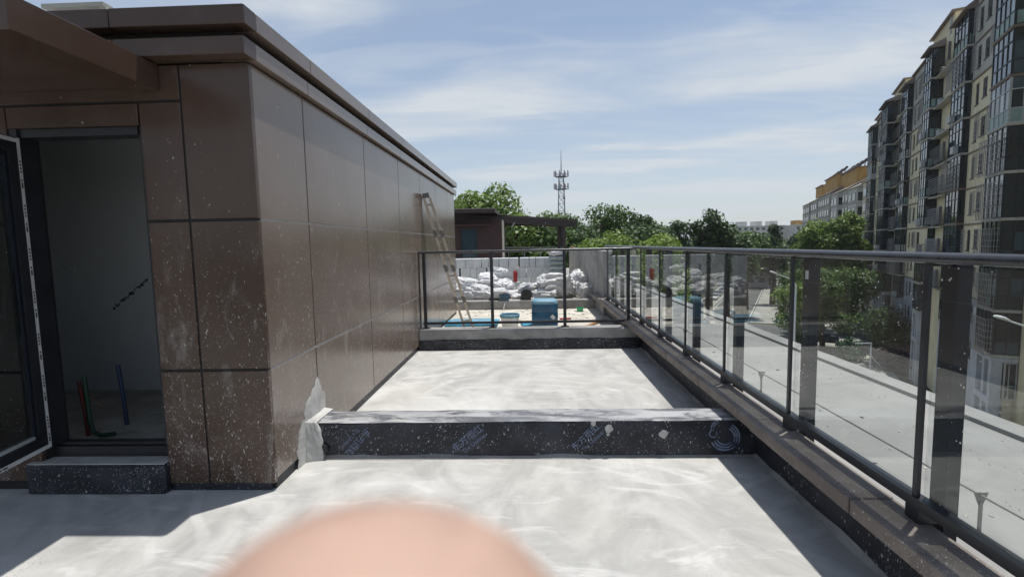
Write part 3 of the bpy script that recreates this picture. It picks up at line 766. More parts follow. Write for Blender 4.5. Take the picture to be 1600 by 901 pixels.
for j in range(nz+1):                                                # ragged mortar fillet plastered over the end of the curb
    for i in range(ny+1):
        a = i/ny; z = 0.285*j/nz
        x = -1.600+0.115*min(1, 2.2*a)*(1-0.35*(z/0.285)**3)+0.006*noise.noise((a*4, z*10, 3))
        yy = 3.318+0.05*a+0.006*noise.noise((a*9, z*22, 8)) - 0.03*(1-z/0.285)*(1-a)
        vs.append((x+0.012*a*noise.noise((z*18, 1.5, 6)), yy, z*(1-0.10*a)))
for j in range(nz):
    for i in range(ny): fs.append((j*(ny+1)+i, j*(ny+1)+i+1, (j+1)*(ny+1)+i+1, (j+1)*(ny+1)+i))
n0 = len(vs)
for i in range(ny+1): v_ = vs[nz*(ny+1)+i]; vs.append((v_[0], 3.64, v_[2]-0.004))
for i in range(ny): fs.append((nz*(ny+1)+i, nz*(ny+1)+i+1, n0+i+1, n0+i))
b.add(vs, fs); b.build('mortar_end', 'cement_plaster', curb, smooth='all')
b = MB(); b.lathe((-1.485, 3.352, 0.075), [(0.030, -0.022), (0.034, -0.022), (0.034, 0.02), (0.030, 0.02)], 20, 'y'); b.build('drain_pipe', 'black_plastic', curb, smooth=True)

far = thing('concrete_curb', (0, 7.05, 0), 'grey concrete curb with black foot strip under the far railing', 'curb')
MB().cbox(-1.598, 1.50, 6.932, 7.20, 0.0, 0.29, c=0.010).build('curb_body', 'grey_concrete', far)
b = MB(); vs = []; fs = []; N = 60
for i in range(N+1):
    x = -1.597+3.15*i/N; zt = 0.15+0.02*noise.noise((x*3, 2, 7))+0.012*noise.noise((x*15, 3, 7))
    vs += [(x, 6.922, 0.0), (x, 6.922, zt), (x, 6.9315, zt+0.003)]
for i in range(N):
    for j in range(2): fs.append((i*3+j, (i+1)*3+j, (i+1)*3+j+1, i*3+j+1))
b.add(vs, fs); b.build('membrane_strip', 'membrane', far)

# ------------------------------------------------------------------ right parapet with stone caps
par = thing('parapet', (1.6, 3.0, 0), 'low parapet along the right side with speckled brown stone caps', 'parapet')
MB().box(1.561, 1.718, -5, 10.02, -0.2, 0.30).build('parapet_wall', 'ledge_concrete', par)
MB().box(1.549, 1.5605, -5, 10.02, 0.0, 0.298).build('membrane_face', 'membrane', par)
b = MB(); vs = []; fs = []; N = 90
for i in range(N+1):
    y = -1+11*i/N; hgt = 0.02+0.035*max(0, noise.noise((y*1.9, 3, 0)))+0.015*noise.noise((y*11, 1, 0))
    vs += [(1.535-0.5*abs(hgt), y, 0.001), (1.545, y, abs(hgt)*0.6), (1.5485, y, abs(hgt))]
for i in range(N):
    for j in range(2): fs.append((i*3+j, i*3+j+1, (i+1)*3+j+1, (i+1)*3+j))
b.add(vs, fs); b.build('cement_bead', 'grey_concrete', par, smooth='all')
y = -4.6; rr = random.Random(11)
while y < 9.9:
    L = 0.955; dz = rr.uniform(-0.003, 0.003); dx_ = rr.uniform(-0.004, 0.004)
    MB().cbox(1.362+dx_, 1.554, y+0.002, min(y+L-0.002, 10.0), 0.309+dz, 0.380+dz, c=0.004).build('cap_stone', 'cap_stone', par)
    y += L
MB().box(1.40, 1.5605, -5, 9.99, 0.285, 0.3055).build('cap_bed', 'grey_concrete', par)

# ------------------------------------------------------------------ glass railing, right
rail = thing('glass_railing', (1.53, 3.0, 0.38), 'long glass railing with dark posts on the right parapet, dried drops on its panes', 'railing')
PY = [-2.93+0.963*k for k in range(14)]            # 1.885, 2.848 ... in view
PY = [p+0.035 for p in PY]
b = MB(); n = 14; vs = []; fs = []
sec = [(0.036*math.copysign(abs(math.cos(a))**0.7, math.cos(a)), 0.021*math.copysign(abs(math.sin(a))**0.7, math.sin(a))) for a in [2*math.pi*q/n for q in range(n)]]
b.prism([(1.525+a, -3.2, 1.416+c) for a, c in sec], (0, 13.1, 0)); b.build('top_rail', 'rail_steel', rail, smooth=True)
MB().box(1.497, 1.545, -3.2, 9.9, 0.438, 0.478).build('bottom_rail', 'black_steel', rail)
for i, y in enumerate(PY):
    MB().cbox(1.592, 1.650, y-0.036, y+0.036, 0.301, 1.404, c=0.003).build('post', 'post_steel', rail)
    MB().box(1.50, 1.5915, y-0.035, y+0.035, 0.382, 0.4375).build('post_foot', 'black_steel', rail)
    MB().box(1.535, 1.5915, y-0.02, y+0.02, 1.385, 1.403).build('rail_bracket', 'black_steel', rail)
    MB().box(1.505, 1.521, y-0.011, y+0.011, 0.4785, 1.396).build('mullion', 'black_steel', rail)
    if i: 
        b = MB(); b.box(1.524, 1.532, PY[i-1]+0.022, y-0.022, 0.479, 1.385); b.build('glass_pane', 'rail_glass', rail)
MB().box(1.5905, 1.5915, 2.862, 2.893, 1.265, 1.315).build('paper_tag', 'white_film', rail)

# ------------------------------------------------------------------ far railing
fr_ = thing('steel_railing', (0, 7.1, 0.29), 'short dark steel railing across the far end of the terrace, speckled top rail', 'railing')
b = MB(); b.prism([(-1.598, 7.1+a*0.8, 1.402+c*0.9) for a, c in sec], (3.06, 0, 0)); b.build('top_rail', 'rail_steel', fr_, smooth=True)
MB().box(-1.56, 1.47, 7.085, 7.115, 0.350, 0.385).build('bottom_rail', 'black_steel', fr_)
for x in (-1.525, -0.545, 0.505, 1.415):
    MB().cbox(x-0.022, x+0.022, 7.078, 7.122, 0.2905, 1.388, c=0.003).build('post', 'black_steel', fr_)
    MB().box(x-0.055, x+0.055, 7.05, 7.15, 0.2902, 0.302).build('post_foot', 'black_steel', fr_)
MB().box(-1.598, -1.590, 7.08, 7.12, 0.30, 1.385).build('wall_channel', 'black_steel', fr_)

# ------------------------------------------------------------------ ledge: lightning rod, rubbish
rod = thing('lightning_conductor', (2.25, 2.45, 0), 'thin grey lightning rod held on short stands along the outer ledge', 'cable')
MB().tube([(2.25+0.012*math.sin(y*1.3), y, 0.200+0.004*math.sin(y*2.1)) for y in [0.2+0.55*k for k in range(40)]], 0.006, 8).build('rod', 'galv_rod', rod, smooth=True)
for k in range(8):
    y = 2.45+2.35*k
    x = 2.25
    MB().box(x-0.007, x+0.007, y-0.005, y+0.005, 0.0, 0.17).prism([(x-0.008, y, 0.14), (x+0.008, y, 0.14), (x+0.036, y, 0.212), (x-0.036, y, 0.212)], (0, 0.004, 0)).build('stand', 'galv_rod', rod)
def lump(c, s, seed, mat, name, sq=0.6, **k):
    b = MB(); n, mm = 12, 8; vs = []; fs = []
    for i in range(mm+1):
        th = math.pi*i/mm
        for j in range(n):
            a = 2*math.pi*j/n; p = Vector((math.sin(th)*math.cos(a), math.sin(th)*math.sin(a), math.cos(th)))
            q = 1+0.45*noise.noise(p*1.6+Vector((seed, 0, 0)))+0.2*noise.noise(p*4+Vector((seed, 0, 0)))
            vs.append((c[0]+p.x*s*q, c[1]+p.y*s*q, c[2]+max(-sq*s*0.8, p.z*s*q*sq)))
    for i in range(mm):
        for j in range(n): fs.append((i*n+j, (i+1)*n+j, (i+1)*n+(j+1) % n, i*n+(j+1) % n))
    b.add(vs, fs); return b.build(name, mat, smooth='all', **k)
lump((1.98, 2.83, 0.035), 0.055, 3, 'foam_white', 'foam_lump', label='dirty white foam lump lying on the outer ledge near the glass', cat='debris')
b = MB(); rr = random.Random(5)
for k in range(620):
    x = rr.uniform(1.76, 3.5); y = 1.0+15*rr.random()**1.6; q_ = rr.choice((.003, .003, .004, .004, .005, .006, .008, .011))*rr.uniform(.7, 1.3)
    if rr.random() < 0.4: x = 1.74+0.6*rr.random()
    if rr.random() < 0.25: x, y = 2.0+rr.gauss(0, .16), 4.4+rr.gauss(0, .35)
    a = rr.uniform(0, 3.1); ca, sa = math.cos(a), math.sin(a)
    b.cur = 0 if rr.random() < .7 else (1 if rr.random() < .7 else 2)
    b.obox((x, y, q_*0.3), (q_*ca*1.5, q_*sa*1.5, 0), (-q_*sa, q_*ca, q_*.25), (q_*.2, 0, q_*.35))
b.mi = b.mi
b.build('plaster_crumbs', ['rubble', 'ledge_concrete', 'cloth_dark'], label='crumbs of plaster and grit scattered over the outer ledge', cat='debris', kind='stuff')
# ================================================================== NEIGHBOUR'S TERRACE
c2 = MB().cbox(-4.5, 1.50, 11.25, 11.50, 0.004, 0.205, c=0.012)
c2.build('low_curb', 'grey_concrete', label='low bare concrete curb in front of the heap of white sacks', cat='curb')
cw = MB().cbox(1.50, 1.63, 10.04, 18.6, -0.2, 1.325, c=0.008)
cw.build('concrete_wall', 'grey_concrete', label='chest-high stained grey concrete wall at the far right of the terrace', cat='wall')
cp = MB().cbox(1.36, 1.60, 10.05, 11.2, 0.30, 0.37, c=0.006)
cp.build('loose_cap_stone', 'cap_stone', label='dusty cap stone below the end of the grey concrete wall', cat='stone')
# block wall
bw = thing('block_wall', (-1.0, 15.3, 0.17), 'low wall of pale aerated blocks stacked dry behind the white sacks', 'wall')
rr = random.Random(21)
for r_, z0 in enumerate((0.172, 0.482, 0.782)):
    x = -4.2 - 0.1*r_; hgt = (0.308, 0.298, 0.285)[r_]
    while x < 0.82:
        w = rr.choice((0.2, 0.2, 0.3, 0.3, 0.3, 0.2))
        if x+w > 0.95: break
        dy_ = rr.uniform(-0.02, 0.02)
        MB().cbox(x+0.004, x+w-rr.choice((0.002, 0.003, 0.012)), 15.2+dy_, 15.8+dy_, z0, z0+hgt, c=0.006).build('block', 'block_white', bw)
        x += w + (0.035 if rr.random() < 0.12 else 0)
# sacks
def sack_mesh(name, w, d, hgt, seed, mat, fold=0.10, n=40, mm=26):
    vs = []; fs = []
    S = Vector((seed*7.3, seed*3.1, seed*1.7)); rp = random.Random(int(seed*10))
    planes = [(Vector((rp.gauss(0, 1), rp.gauss(0, 1), rp.gauss(0, 1))).normalized(), rp.uniform(.55, .95)) for _ in range(26)]
    for i in range(mm+1):
        th = math.pi*i/mm
        for j in range(n):
            a = 2*math.pi*j/n
            cx, sy, cz = math.sin(th)*math.cos(a), math.sin(th)*math.sin(a), math.cos(th)
            sg = lambda q, e: math.copysign(abs(q)**e, q)
            p = Vector((sg(cx, .55), sg(sy, .55), sg(cz, .8)))
            pin = 1-0.35*abs(p.x)**3*abs(p.y)**0.5
            q = Vector((cx, sy, cz))
            rad = 9.0
            for nv, dd in planes:
                t_ = q.dot(nv)
                if t_ > .12: rad = min(rad, dd/t_)
            rn = min(1.15, rad)-1.0
            rn += .35*abs(noise.noise(q*3.1+S))+.18*abs(noise.noise(q*6.3+S))-.12
            k = 1+fold*rn*2.2
            z = p.z*hgt/2*k*pin
            z += hgt*0.18*noise.noise(Vector((cx*1.4, sy*1.4, 0))+S)
            vs.append(Vector((p.x*w/2*k, p.y*d/2*k, max(-hgt*0.45, z)+hgt*0.45)))
    for i in range(mm):
        for j in range(n): fs.append((i*n+j, (i+1)*n+j, (i+1)*n+(j+1) % n, i*n+(j+1) % n))
    me = bpy.data.meshes.new(name); me.from_pydata([tuple(v) for v in vs], [], fs); me.materials.append(MATS[mat])
    me.polygons.foreach_set('use_smooth', [True]*len(fs)); me.update(); me.set_sharp_from_angle(angle=R(24))
    return me
def sack(loc, w, d, hgt, rz, seed, label, group='white sacks heaped behind the low curb', mat='white_sack', name='sack', tilt=0, fold=0.30, cat='sack'):
    o = bpy.data.objects.new(name, sack_mesh(name, w, d, hgt, seed, mat, fold)); C.objects.link(o)
    o.location = loc; o.rotation_euler = (tilt, tilt*0.6, rz)
    return tag(o, label, cat, group)
Z = 0.165
SK = [  # x, y, z, w, d, h, rot, tilt, label
 (-1.62, 11.85, Z, .62, .45, .34, .3, 0, 'white woven sack at the left foot of the heap, half behind the ladder'),
 (-1.98, 12.30, Z, .70, .50, .42, -.2, 0, 'white woven sack farthest left in the heap, against the brown wall line'),
 (-1.58, 12.45, Z+.27, .66, .48, .32, .5, .1, 'crumpled white sack lying on the left end of the heap'),
 (-1.20, 11.90, Z, .60, .42, .26, -.3, 0, 'plump white sack in front row beside the ladder foot'),
 (-1.22, 12.00, Z+.20, .52, .40, .26, .9, .1, 'small white sack with tied mouth on the front row'),
 (-1.15, 12.60, Z+.22, .70, .50, .34, .2, .1, 'white sack in the middle of the left heap'),
 (-1.05, 12.75, Z+.46, .62, .46, .28, -.4, .15, 'white sack near the top of the left heap'),
 (-.84, 12.85, Z+.58, .44, .36, .36, .3, .1, 'upright white sack crowning the left heap, against the pale blocks'),
 (-.82, 12.10, Z, .62, .48, .30, .1, 0, 'white sack behind the dark blue tub, front row'),
 (-.72, 12.45, Z+.22, .60, .46, .32, -.6, .2, 'white sack sliding down the right side of the left heap'),
 (-.64, 12.70, Z+.02, .34, .30, .44, .4, .15, 'thin white sack leaning upright at the right edge of the left heap'),
 (-.36, 12.20, Z, .66, .46, .22, .6, 0, 'flat whitish sack between the tub and the black pipe end'),
 (-.05, 12.70, Z, .60, .50, .30, -.2, 0, 'greyish white sack behind the black pipe end'),
 (-.28, 11.75, Z, .34, .30, .16, .8, 0, 'small beige rag-like sack right of the dark blue tub'),
 (-.02, 11.95, Z, .50, .44, .42, .2, 0, 'white sack directly behind the black pipe end'),
 (1.28, 11.85, Z, .40, .34, .42, .5, .15, 'grey-white sack leaning at the foot of the concrete wall'),
 (1.18, 12.70, Z+.05, .42, .36, .62, .2, .1, 'tall silvery crumpled sack against the concrete wall'),
 (1.05, 12.25, Z+.05, .44, .36, .40, -.5, .1, 'crumpled white sack between the big sheet and the concrete wall'),
]
for i, (x, y, z, w, d_, hh, rz, tl, lb) in enumerate(SK): sack((x, y, Z+(z-Z)*.74), w*1.16, d_*1.1, hh*(.95 if z > Z+.1 else 1.05), rz, i+1.3, lb, tilt=tl)
sack((.60, 11.95, Z), 1.25, .86, .62, .08, 40.2, 'large white plastic sheet draped in folds over rubble, behind the blue container', None, 'white_sheet', 'draped_sheet', 0, 0.42, 'sheet')
sack((.30, 11.70, Z), .75, .40, .30, -.2, 44.2, 'smaller crumpled end of white sheeting right of the black pipe end', None, 'white_sheet', 'crumpled_sheet', 0, 0.45, 'sheet')
for k in range(7):
    sack((.83+.02*math.sin(k*2.1), 14.75, .17+.135*k), .50, .62, .17, .04*math.sin(k*3), 60+k, ('lowest', 'second lowest', 'third lowest', 'middle', 'third highest', 'second highest', 'highest')[k]+' grey-green cement sack of the neat pile beside the block wall', 'cement sacks piled beside the block wall', 'cement_sack', 'cement_sack', 0, .05)
sack((.83, 14.72, .17+.135*7), .54, .60, .22, .1, 70, 'white sack lying on top of the cement sack pile', None, 'white_sack', 'sack', 0, .12)
# rubble behind the sacks
b = MB(); rr = random.Random(9)
for k in range(150):
    x = rr.uniform(-1.0, 1.2); y = rr.uniform(13.0, 14.4); s = rr.uniform(.02, .09)
    b.obox((x, y, .17+rr.random()*.16), (s, s*rr.uniform(-.5, .5), s*rr.uniform(-.3, .3)), (-s*.3, s*.6, 0), (0, s*.2, s*.4))
for k in range(70):
    x = rr.uniform(-1.4, 1.3); y = rr.uniform(9.6, 11.2); s = rr.uniform(.006, .018)
    b.obox((x, y, .004+s*.4), (s*1.4, s*rr.uniform(-.5, .5), 0), (-s*.3, s*.8, 0), (0, 0, s*.4))
b.build('broken_rubble', 'rubble', label='broken mortar and rubble strewn behind and before the sacks', cat='rubble', kind='stuff')

# blue container
bc = thing('blue_container', (.26, 8.72, 0.004), 'translucent blue plastic jerrycan standing behind the far railing', 'container')
b = MB()
def rrect(w, d, r, n=5):
    pts = []
    for sx, sy, a0 in ((1, 1, 0), (-1, 1, 90), (-1, -1, 180), (1, -1, 270)):
        for k in range(n+1):
            a = R(a0+90*k/n); pts.append((sx*(w/2-r)+r*math.cos(a), sy*(d/2-r)+r*math.sin(a)))
    return pts
def loft(b, c, secs):
    n = len(secs[0][0]); vs = []; fs = []
    for pts, z in secs: vs += [(c[0]+x, c[1]+y, c[2]+z) for x, y in pts]
    for i in range(len(secs)-1):
        for k in range(n): fs.append((i*n+k, i*n+(k+1) % n, (i+1)*n+(k+1) % n, (i+1)*n+k))
    fs.append(tuple(reversed(range(n)))); fs.append(tuple(range((len(secs)-1)*n, len(secs)*n)))
    b.add(vs, fs)
loft(b, (.262, 8.75, .004), [(rrect(.41, .36, .10), 0), (rrect(.455, .40, .11), .025), (rrect(.465, .41, .11), .10), (rrect(.455, .40, .11), .115), (rrect(.465, .41, .11), .13), (rrect(.465, .41, .11), .28), (rrect(.455, .40, .11), .295), (rrect(.465, .41, .11), .31), (rrect(.465, .41, .11), .435)])
b.build('body', 'blue_plastic', bc, smooth=True)
b = MB(); loft(b, (.262, 8.75, .004), [(rrect(.464, .409, .11), .4355), (rrect(.458, .403, .11), .465), (rrect(.435, .38, .11), .492), (rrect(.385, .33, .10), .508), (rrect(.22, .18, .06), .514)])
b.build('shoulder', 'pale_blue_plastic', bc, smooth='all')
MB().obox((.400, 8.543, .215), (.022, 0, .022), (0, .001, 0), (-.028, 0, .028)).build('label_sticker', 'white_film', bc)
# white tub
wb = thing('white_bucket', (-.36, 8.70, .004), 'dirty white plastic bucket with ribbed rim behind the far railing', 'bucket')
MB().lathe((-.36, 8.72, .004), [(.135, 0), (.14, .01), (.165, .22), (.160, .22), (.136, .015)], 28).build('body', 'white_plastic', wb, smooth=True)
MB().lathe((-.36, 8.72, .004), [(.166, .195), (.178, .20), (.180, .245), (.172, .255), (.160, .25), (.160, .20)], 28).build('rim', 'pale_blue_plastic', wb, smooth=True)
MB().tube([(-.36+.182*math.cos(a), 8.72-.10*math.sin(a), .23-.06*math.sin(a)) for a in [math.pi*k/10 for k in range(11)]], .004, 6).build('handle', 'galvanised', wb, smooth=True)
# blue boards
b = MB(); b.cbox(-1.58, -.60, 8.92, 9.55, .005, .045, c=.004); b.build('blue_board', 'blue_board', label='flat blue board lying on the floor left, behind the railing', cat='board')
b = MB(); b.cbox(-1.50, -.70, 8.97, 9.50, .046, .075, c=.004); b.build('blue_board', 'pale_blue_plastic', label='paler blue board lying on top of the blue board at the left', cat='board')
b = MB(); b.obox((-.02, 8.95, .025), (.13, .02, 0), (-.03, .16, 0), (0, 0, .02)); b.build('blue_board', 'blue_board', label='small blue board between the white bucket and the blue container', cat='board')
# tub, pipe end, extinguisher, green box, sticks
tb = thing('blue_tub', (-.58, 11.35, .2), 'small dark blue tub standing on the low curb among the sacks', 'tub')
b = MB(); loft(b, (-.585, 11.36, .206), [(rrect(.20, .16, .02), 0), (rrect(.235, .19, .02), .13), (rrect(.225, .18, .02), .13), (rrect(.19, .15, .02), .02)]); b.build('body', 'blue_plastic', tb, smooth=True)
b = MB(); loft(b, (-.585, 11.36, .206), [(rrect(.255, .21, .02), .118), (rrect(.255, .21, .02), .138), (rrect(.236, .19, .02), .138), (rrect(.236, .19, .02), .118)]); b.build('rim', 'blue_plastic', tb, smooth=True)
lump((-.56, 11.36, .33), .08, 8, 'cloth_dark', 'dark_rag', label='dark rag bunched in the small blue tub', cat='rag')
pe = thing('black_pipe', (-.06, 11.45, .2), 'short black plastic pipe lying with its round open end towards the camera', 'pipe')
MB().lathe((-.075, 11.30, .335), [(.105, 0), (.125, 0), (.125, .5), (.105, .5), (.105, .05)], 28, 'y').build('pipe_wall', 'black_plastic', pe, smooth=True)
MB().lathe((-.075, 11.36, .335), [(.103, 0), (.103, .02)], 24, 'y').build('pipe_plug', 'black_plastic', pe)
fx = thing('fire_extinguisher', (-.40, 14.0, .17), 'red fire extinguisher standing before the pale block wall', 'extinguisher')
MB().lathe((-.40, 14.0, .42), [(.055, 0), (.062, .01), (.062, .26), (.045, .31), (.02, .33)], 20).build('cylinder', 'red_paint', fx, smooth=True)
MB().lathe((-.40, 14.0, .751), [(.018, 0), (.018, .03), (.01, .04)], 12).box(-.43, -.36, 13.985, 14.015, .792, .81).box(-.41, -.34, 13.985, 14.015, .822, .835).build('valve', 'white_plastic', fx)
MB().tube([(-.38, 13.97, .78), (-.32, 13.95, .74), (-.325, 13.95, .60)], .008, 8).build('hose', 'black_plastic', fx, smooth=True)
MB().box(-.52, -.28, 13.9, 14.1, .17, .4195).build('pedestal_block', 'block_white', fx)
gb = thing('green_box', (1.08, 10.7, 0), 'small bright green plastic basket on the floor by the low curb', 'box')
b = MB(); loft(b, (1.09, 10.72, .004), [(rrect(.12, .10, .02), 0), (rrect(.15, .12, .025), .085), (rrect(.14, .11, .025), .085), (rrect(.11, .09, .02), .01)]); b.build('body', 'green_plastic', gb, smooth=True)
b = MB(); loft(b, (1.09, 10.72, .004), [(rrect(.165, .135, .03), .078), (rrect(.165, .135, .03), .092), (rrect(.151, .121, .025), .092), (rrect(.151, .121, .025), .078)]); b.build('rim', 'green_plastic', gb, smooth=True)
MB().tube([(.75, 8.35, .02), (1.05, 8.75, .03), (1.40, 9.30, .045)], .022, 10).build('orange_tube', 'orange_pipe', smooth=True, label='dull orange corrugated tube lying on the floor near the right corner', cat='tube')
MB().bar((.58, 9.6, .02), (.80, 9.62, .02), .05, .03).build('red_brick', 'red_paint', label='small dull red bar lying on the floor right of the blue container', cat='bar')
MB().bar((-.95, 11.33, .235), (-.70, 11.35, .235), .07, .05).build('dark_offcut', 'black_plastic', label='dark offcut lying on the low curb left of the blue tub', cat='offcut')
MB().tube([(-1.50, 8.2, .04), (-1.42, 8.25, .04)], .035, 12).build('white_pipe_stub', 'white_plastic', smooth=True, label='white pipe stub on the floor at the left railing post', cat='pipe')
MB().tube([(-.60, 11.10, .005), (-.59, 11.16, .07), (-.57, 11.225, .15)], .012, 8).build('grey_stick', 'galvanised', smooth=True, label='short pale stick leaning on the front of the low curb', cat='stick')

# ------------------------------------------------------------------ ladder leaning on the wall
ld = thing('folding_ladder', (-1.1, 8.8, 0), 'aluminium multi-joint folding ladder leaning against the brown wall', 'ladder')
A0, A1 = Vector((-1.19, 8.80, .006)), Vector((-1.578, 7.45, 2.26))
W_ = Vector((.15, .05, 0))
B0, B1 = A0+W_, A1+W_*0.55
for P, Q in ((A0, A1), (B0, B1)):
    for k in range(4):
        a = P.lerp(Q, k/4+.012); b_ = P.lerp(Q, (k+1)/4-.012)
        MB().bar(a, b_, .060, .042, up=W_).build('stile', 'aluminium', ld)
    for k in (1, 2, 3):
        c = P.lerp(Q, k/4); u = (Q-P).normalized()
        MB().bar(c-u*.06, c+u*.06, .080, .060, up=W_).build('hinge', 'louvre_metal', ld)
    u = (Q-P).normalized()
    MB().bar(P-u*0.004, P+u*.05, .068, .032, up=W_).build('foot', 'black_plastic', ld)
for k in range(8):
    t = (k+.5)/8; a = A0.lerp(A1, t); b_ = B0.lerp(B1, t)
    MB().bar(a, b_, .028, .03).build('rung', 'aluminium', ld)
MB().bar(A1+Vector((0, 0, -.02)), B1+Vector((0, 0, .0)), .08, .07).build('top_hinge', 'louvre_metal', ld)

# ------------------------------------------------------------------ neighbour's pavilion
nb = thing('neighbour_pavilion', (-1.5, 19, .17), 'dark purple-brown rooftop room with a long lean-to canopy beyond the block wall', 'building')
MB().box(-4.6, -2.62, 18.9, 22, .17, 2.45).box(-1.95, -1.02, 18.9, 22, .17, 2.45).box(-2.619, -1.951, 18.9, 22, .17, .95).box(-2.619, -1.951, 18.9, 22, 2.13, 2.45).build('wall', 'purple_brown', nb)
MB().box(-2.615, -1.955, 18.98, 19.0, .955, 2.125).build('window_pane', 'window_glass_blue', nb)
MB().box(-2.617, -2.57, 18.93, 18.978, .955, 2.125).box(-2.0, -1.953, 18.93, 18.978, .955, 2.125).box(-2.569, -2.001, 18.93, 18.978, 2.07, 2.125).build('window_frame', 'window_frame_dark', nb)
MB().box(-3.2, -1.4, 18.55, 18.895, 2.20, 2.27).build('door_hood', 'purple_brown', nb)
MB().box(-1.0185, -.98, 18.905, 20, .17, 2.42).build('corner_panel', 'grey_brick_wall', nb)
MB().cbox(-4.6, -1.20, 17.9, 22.3, 2.66, 2.80, c=.01).build('roof', 'dark_brown_beam', nb)
MB().prism([(-4.6, 18.0, 2.54), (-4.6, 18.0, 2.80), (2.05, 21.0, 2.42), (2.05, 21.0, 2.16)], (0, .14, 0)).build('canopy_beam', 'dark_brown_beam', nb)
MB().prism([(-4.4, 20.6, 2.44), (-4.4, 20.6, 2.60), (2.05, 23.6, 2.38), (2.05, 23.6, 2.24)], (0, .14, 0)).build('canopy_beam', 'dark_brown_beam', nb)
MB().add([(-4.5, 18.1, 2.86), (2.1, 21.05, 2.47), (2.1, 23.9, 2.47), (-4.5, 21, 2.86), (-4.5, 18.1, 2.83), (2.1, 21.05, 2.44), (2.1, 23.9, 2.44), (-4.5, 21, 2.83)], [(0, 1, 2, 3), (7, 6, 5, 4), (0, 4, 5, 1), (1, 5, 6, 2), (2, 6, 7, 3), (3, 7, 4, 0)]).build('canopy_roof', 'purple_brown', nb)
for x, y in ((1.48, 20.78), (1.30, 21.4), (1.52, 23.0)): MB().box(x-.06, x+.06, y, y+.12, .17, 2.26).build('canopy_post', 'dark_brown_beam', nb)
for x, y in ((-.55, 19.8), (.7, 20.4)): MB().bar((x, y, 2.36), (x-.14, y-.02, 2.14), .03, .05).build('bracket', 'cage_steel', nb)
ngr = thing('neighbour_railing', (0, 21.8, .17), 'thin green-grey railing behind the lean-to canopy posts', 'railing')
MB().tube([(-1.0, 21.85, 1.36), (1.6, 21.85, 1.30)], .025, 8).build('top_rail', 'galvanised', ngr, smooth=True)
for x in (-.9, -.2, .5, 1.2): MB().box(x-.015, x+.015, 21.83, 21.87, .17, 1.31).build('post', 'galvanised', ngr)
pl = MB(); pl.bar((1.55, 17.2, 1.345), (1.56, 18.1, 1.345), .12, .03)
pl.build('timber_offcut', 'orange_pipe', label='short timber offcut lying on the grey concrete wall', cat='timber')
# ================================================================== STREET AND TOWN (ground 13 m below the terrace)
GZ = -13.0
U = Vector((math.sin(R(27)), math.cos(R(27)), 0)); V = Vector((U.y, -U.x, 0))
ST = Matrix((V, U, Vector((0, 0, 1)))).transposed().to_4x4()       # street frame: x = across (to the right), y = along
m = MB(); m.add([(-1500, -600, GZ), (1700, -600, GZ), (1700, 2200, GZ), (-1500, 2200, GZ)], [(0, 1, 2, 3)]); struct('ground', m, 'earth')
m = MB(ST); m.box(-13.3, -5.2, 55, 420, GZ-.3, GZ+.012); m.box(-60, 30, 84, 93, GZ-.3, GZ+.008); struct('road', m, 'asphalt')
m = MB(ST)
for k in range(40): m.box(-9.35, -9.2, 98+6*k, 101+6*k, GZ, GZ+.017)
m.box(-13.05, -12.9, 95, 400, GZ, GZ+.017); m.box(-5.6, -5.45, 95, 400, GZ, GZ+.017); m.box(-13, -5.5, 93.4, 93.75, GZ, GZ+.017)
struct('road_markings', m, 'road_paint')
m = MB(ST); m.box(-17.5, -13.32, 94, 420, GZ-.2, GZ+.13); m.box(-5.18, 10.5, 94, 420, GZ-.2, GZ+.13); m.box(-5.1, 10.4, 20, 83.5, GZ-.2, GZ+.12); struct('pavement', m, 'pavement')

# ------------------------------------------------------------------ apartment block
apt = thing('apartment_block', ST @ Vector((12.3, 60, GZ)), 'tall cream apartment block with stacked dark glazed bays, upper right', 'building')
rr = random.Random(33)
FLZ = [-8.63+2.73*k for k in range(11)]; TOP = FLZ[10]
FV, BV = 12.3, 10.75
def A(): return MB(ST)
pane_count = [0]
def glazing(parent, plane, a0, a1, z0, z1, cols, zrows, fmat, pmats, lowmat=None, own=False):
    """plane: ('v', v) faces the street, ('s', s, sgn) is a side of the bay; returns the frame part"""
    fr = A(); w = .06; panes = []
    def bx(mb, p0, p1, q0, q1, d0, d1):
        if plane[0] == 'v': mb.box(plane[1]+d0, plane[1]+d1, p0, p1, q0, q1)
        else:
            s_, sg = plane[1], plane[2]; mb.box(p0, p1, s_+sg*d0, s_+sg*d1, q0, q1)
    cs_ = [a0+(a1-a0)*i/cols for i in range(cols+1)]
    for c in cs_: bx(fr, c-w/2, c+w/2, z0, z1, -.03, .05)
    zs = [z0]+zrows+[z1]
    for z in zs: bx(fr, a0-w/2, a1+w/2, z-w/2, z+w/2, -.028, .048)
    f = fr.build('window', fmat, parent)
    joined = {}
    for i in range(cols):
        for j in range(len(zs)-1):
            mt = lowmat if (lowmat and j == 0) else rr.choice(pmats)
            if own and pane_count[0] < 300:
                pane_count[0] += 1; mb = A()
            else: mb = joined.setdefault(mt, A())
            t0 = rr.uniform(-.006, .006)
            bx(mb, cs_[i]+w/2, cs_[i+1]-w/2, zs[j]+w/2, zs[j+1]-w/2, .01+t0, .025+t0)
            if mb not in joined.values(): mb.build('pane', mt, f)
    for mt, mb in joined.items(): mb.build('pane', mt, f)['kind'] = 'stuff'
    return f
DG = ['window_glass_dark']*4+['window_glass_blue']; BG = ['window_glass_blue']*4+['window_glass_dark', 'window_glass_pale']
PG = ['window_glass_pale', 'window_glass_blue', 'window_glass_blue', 'window_glass_dark']
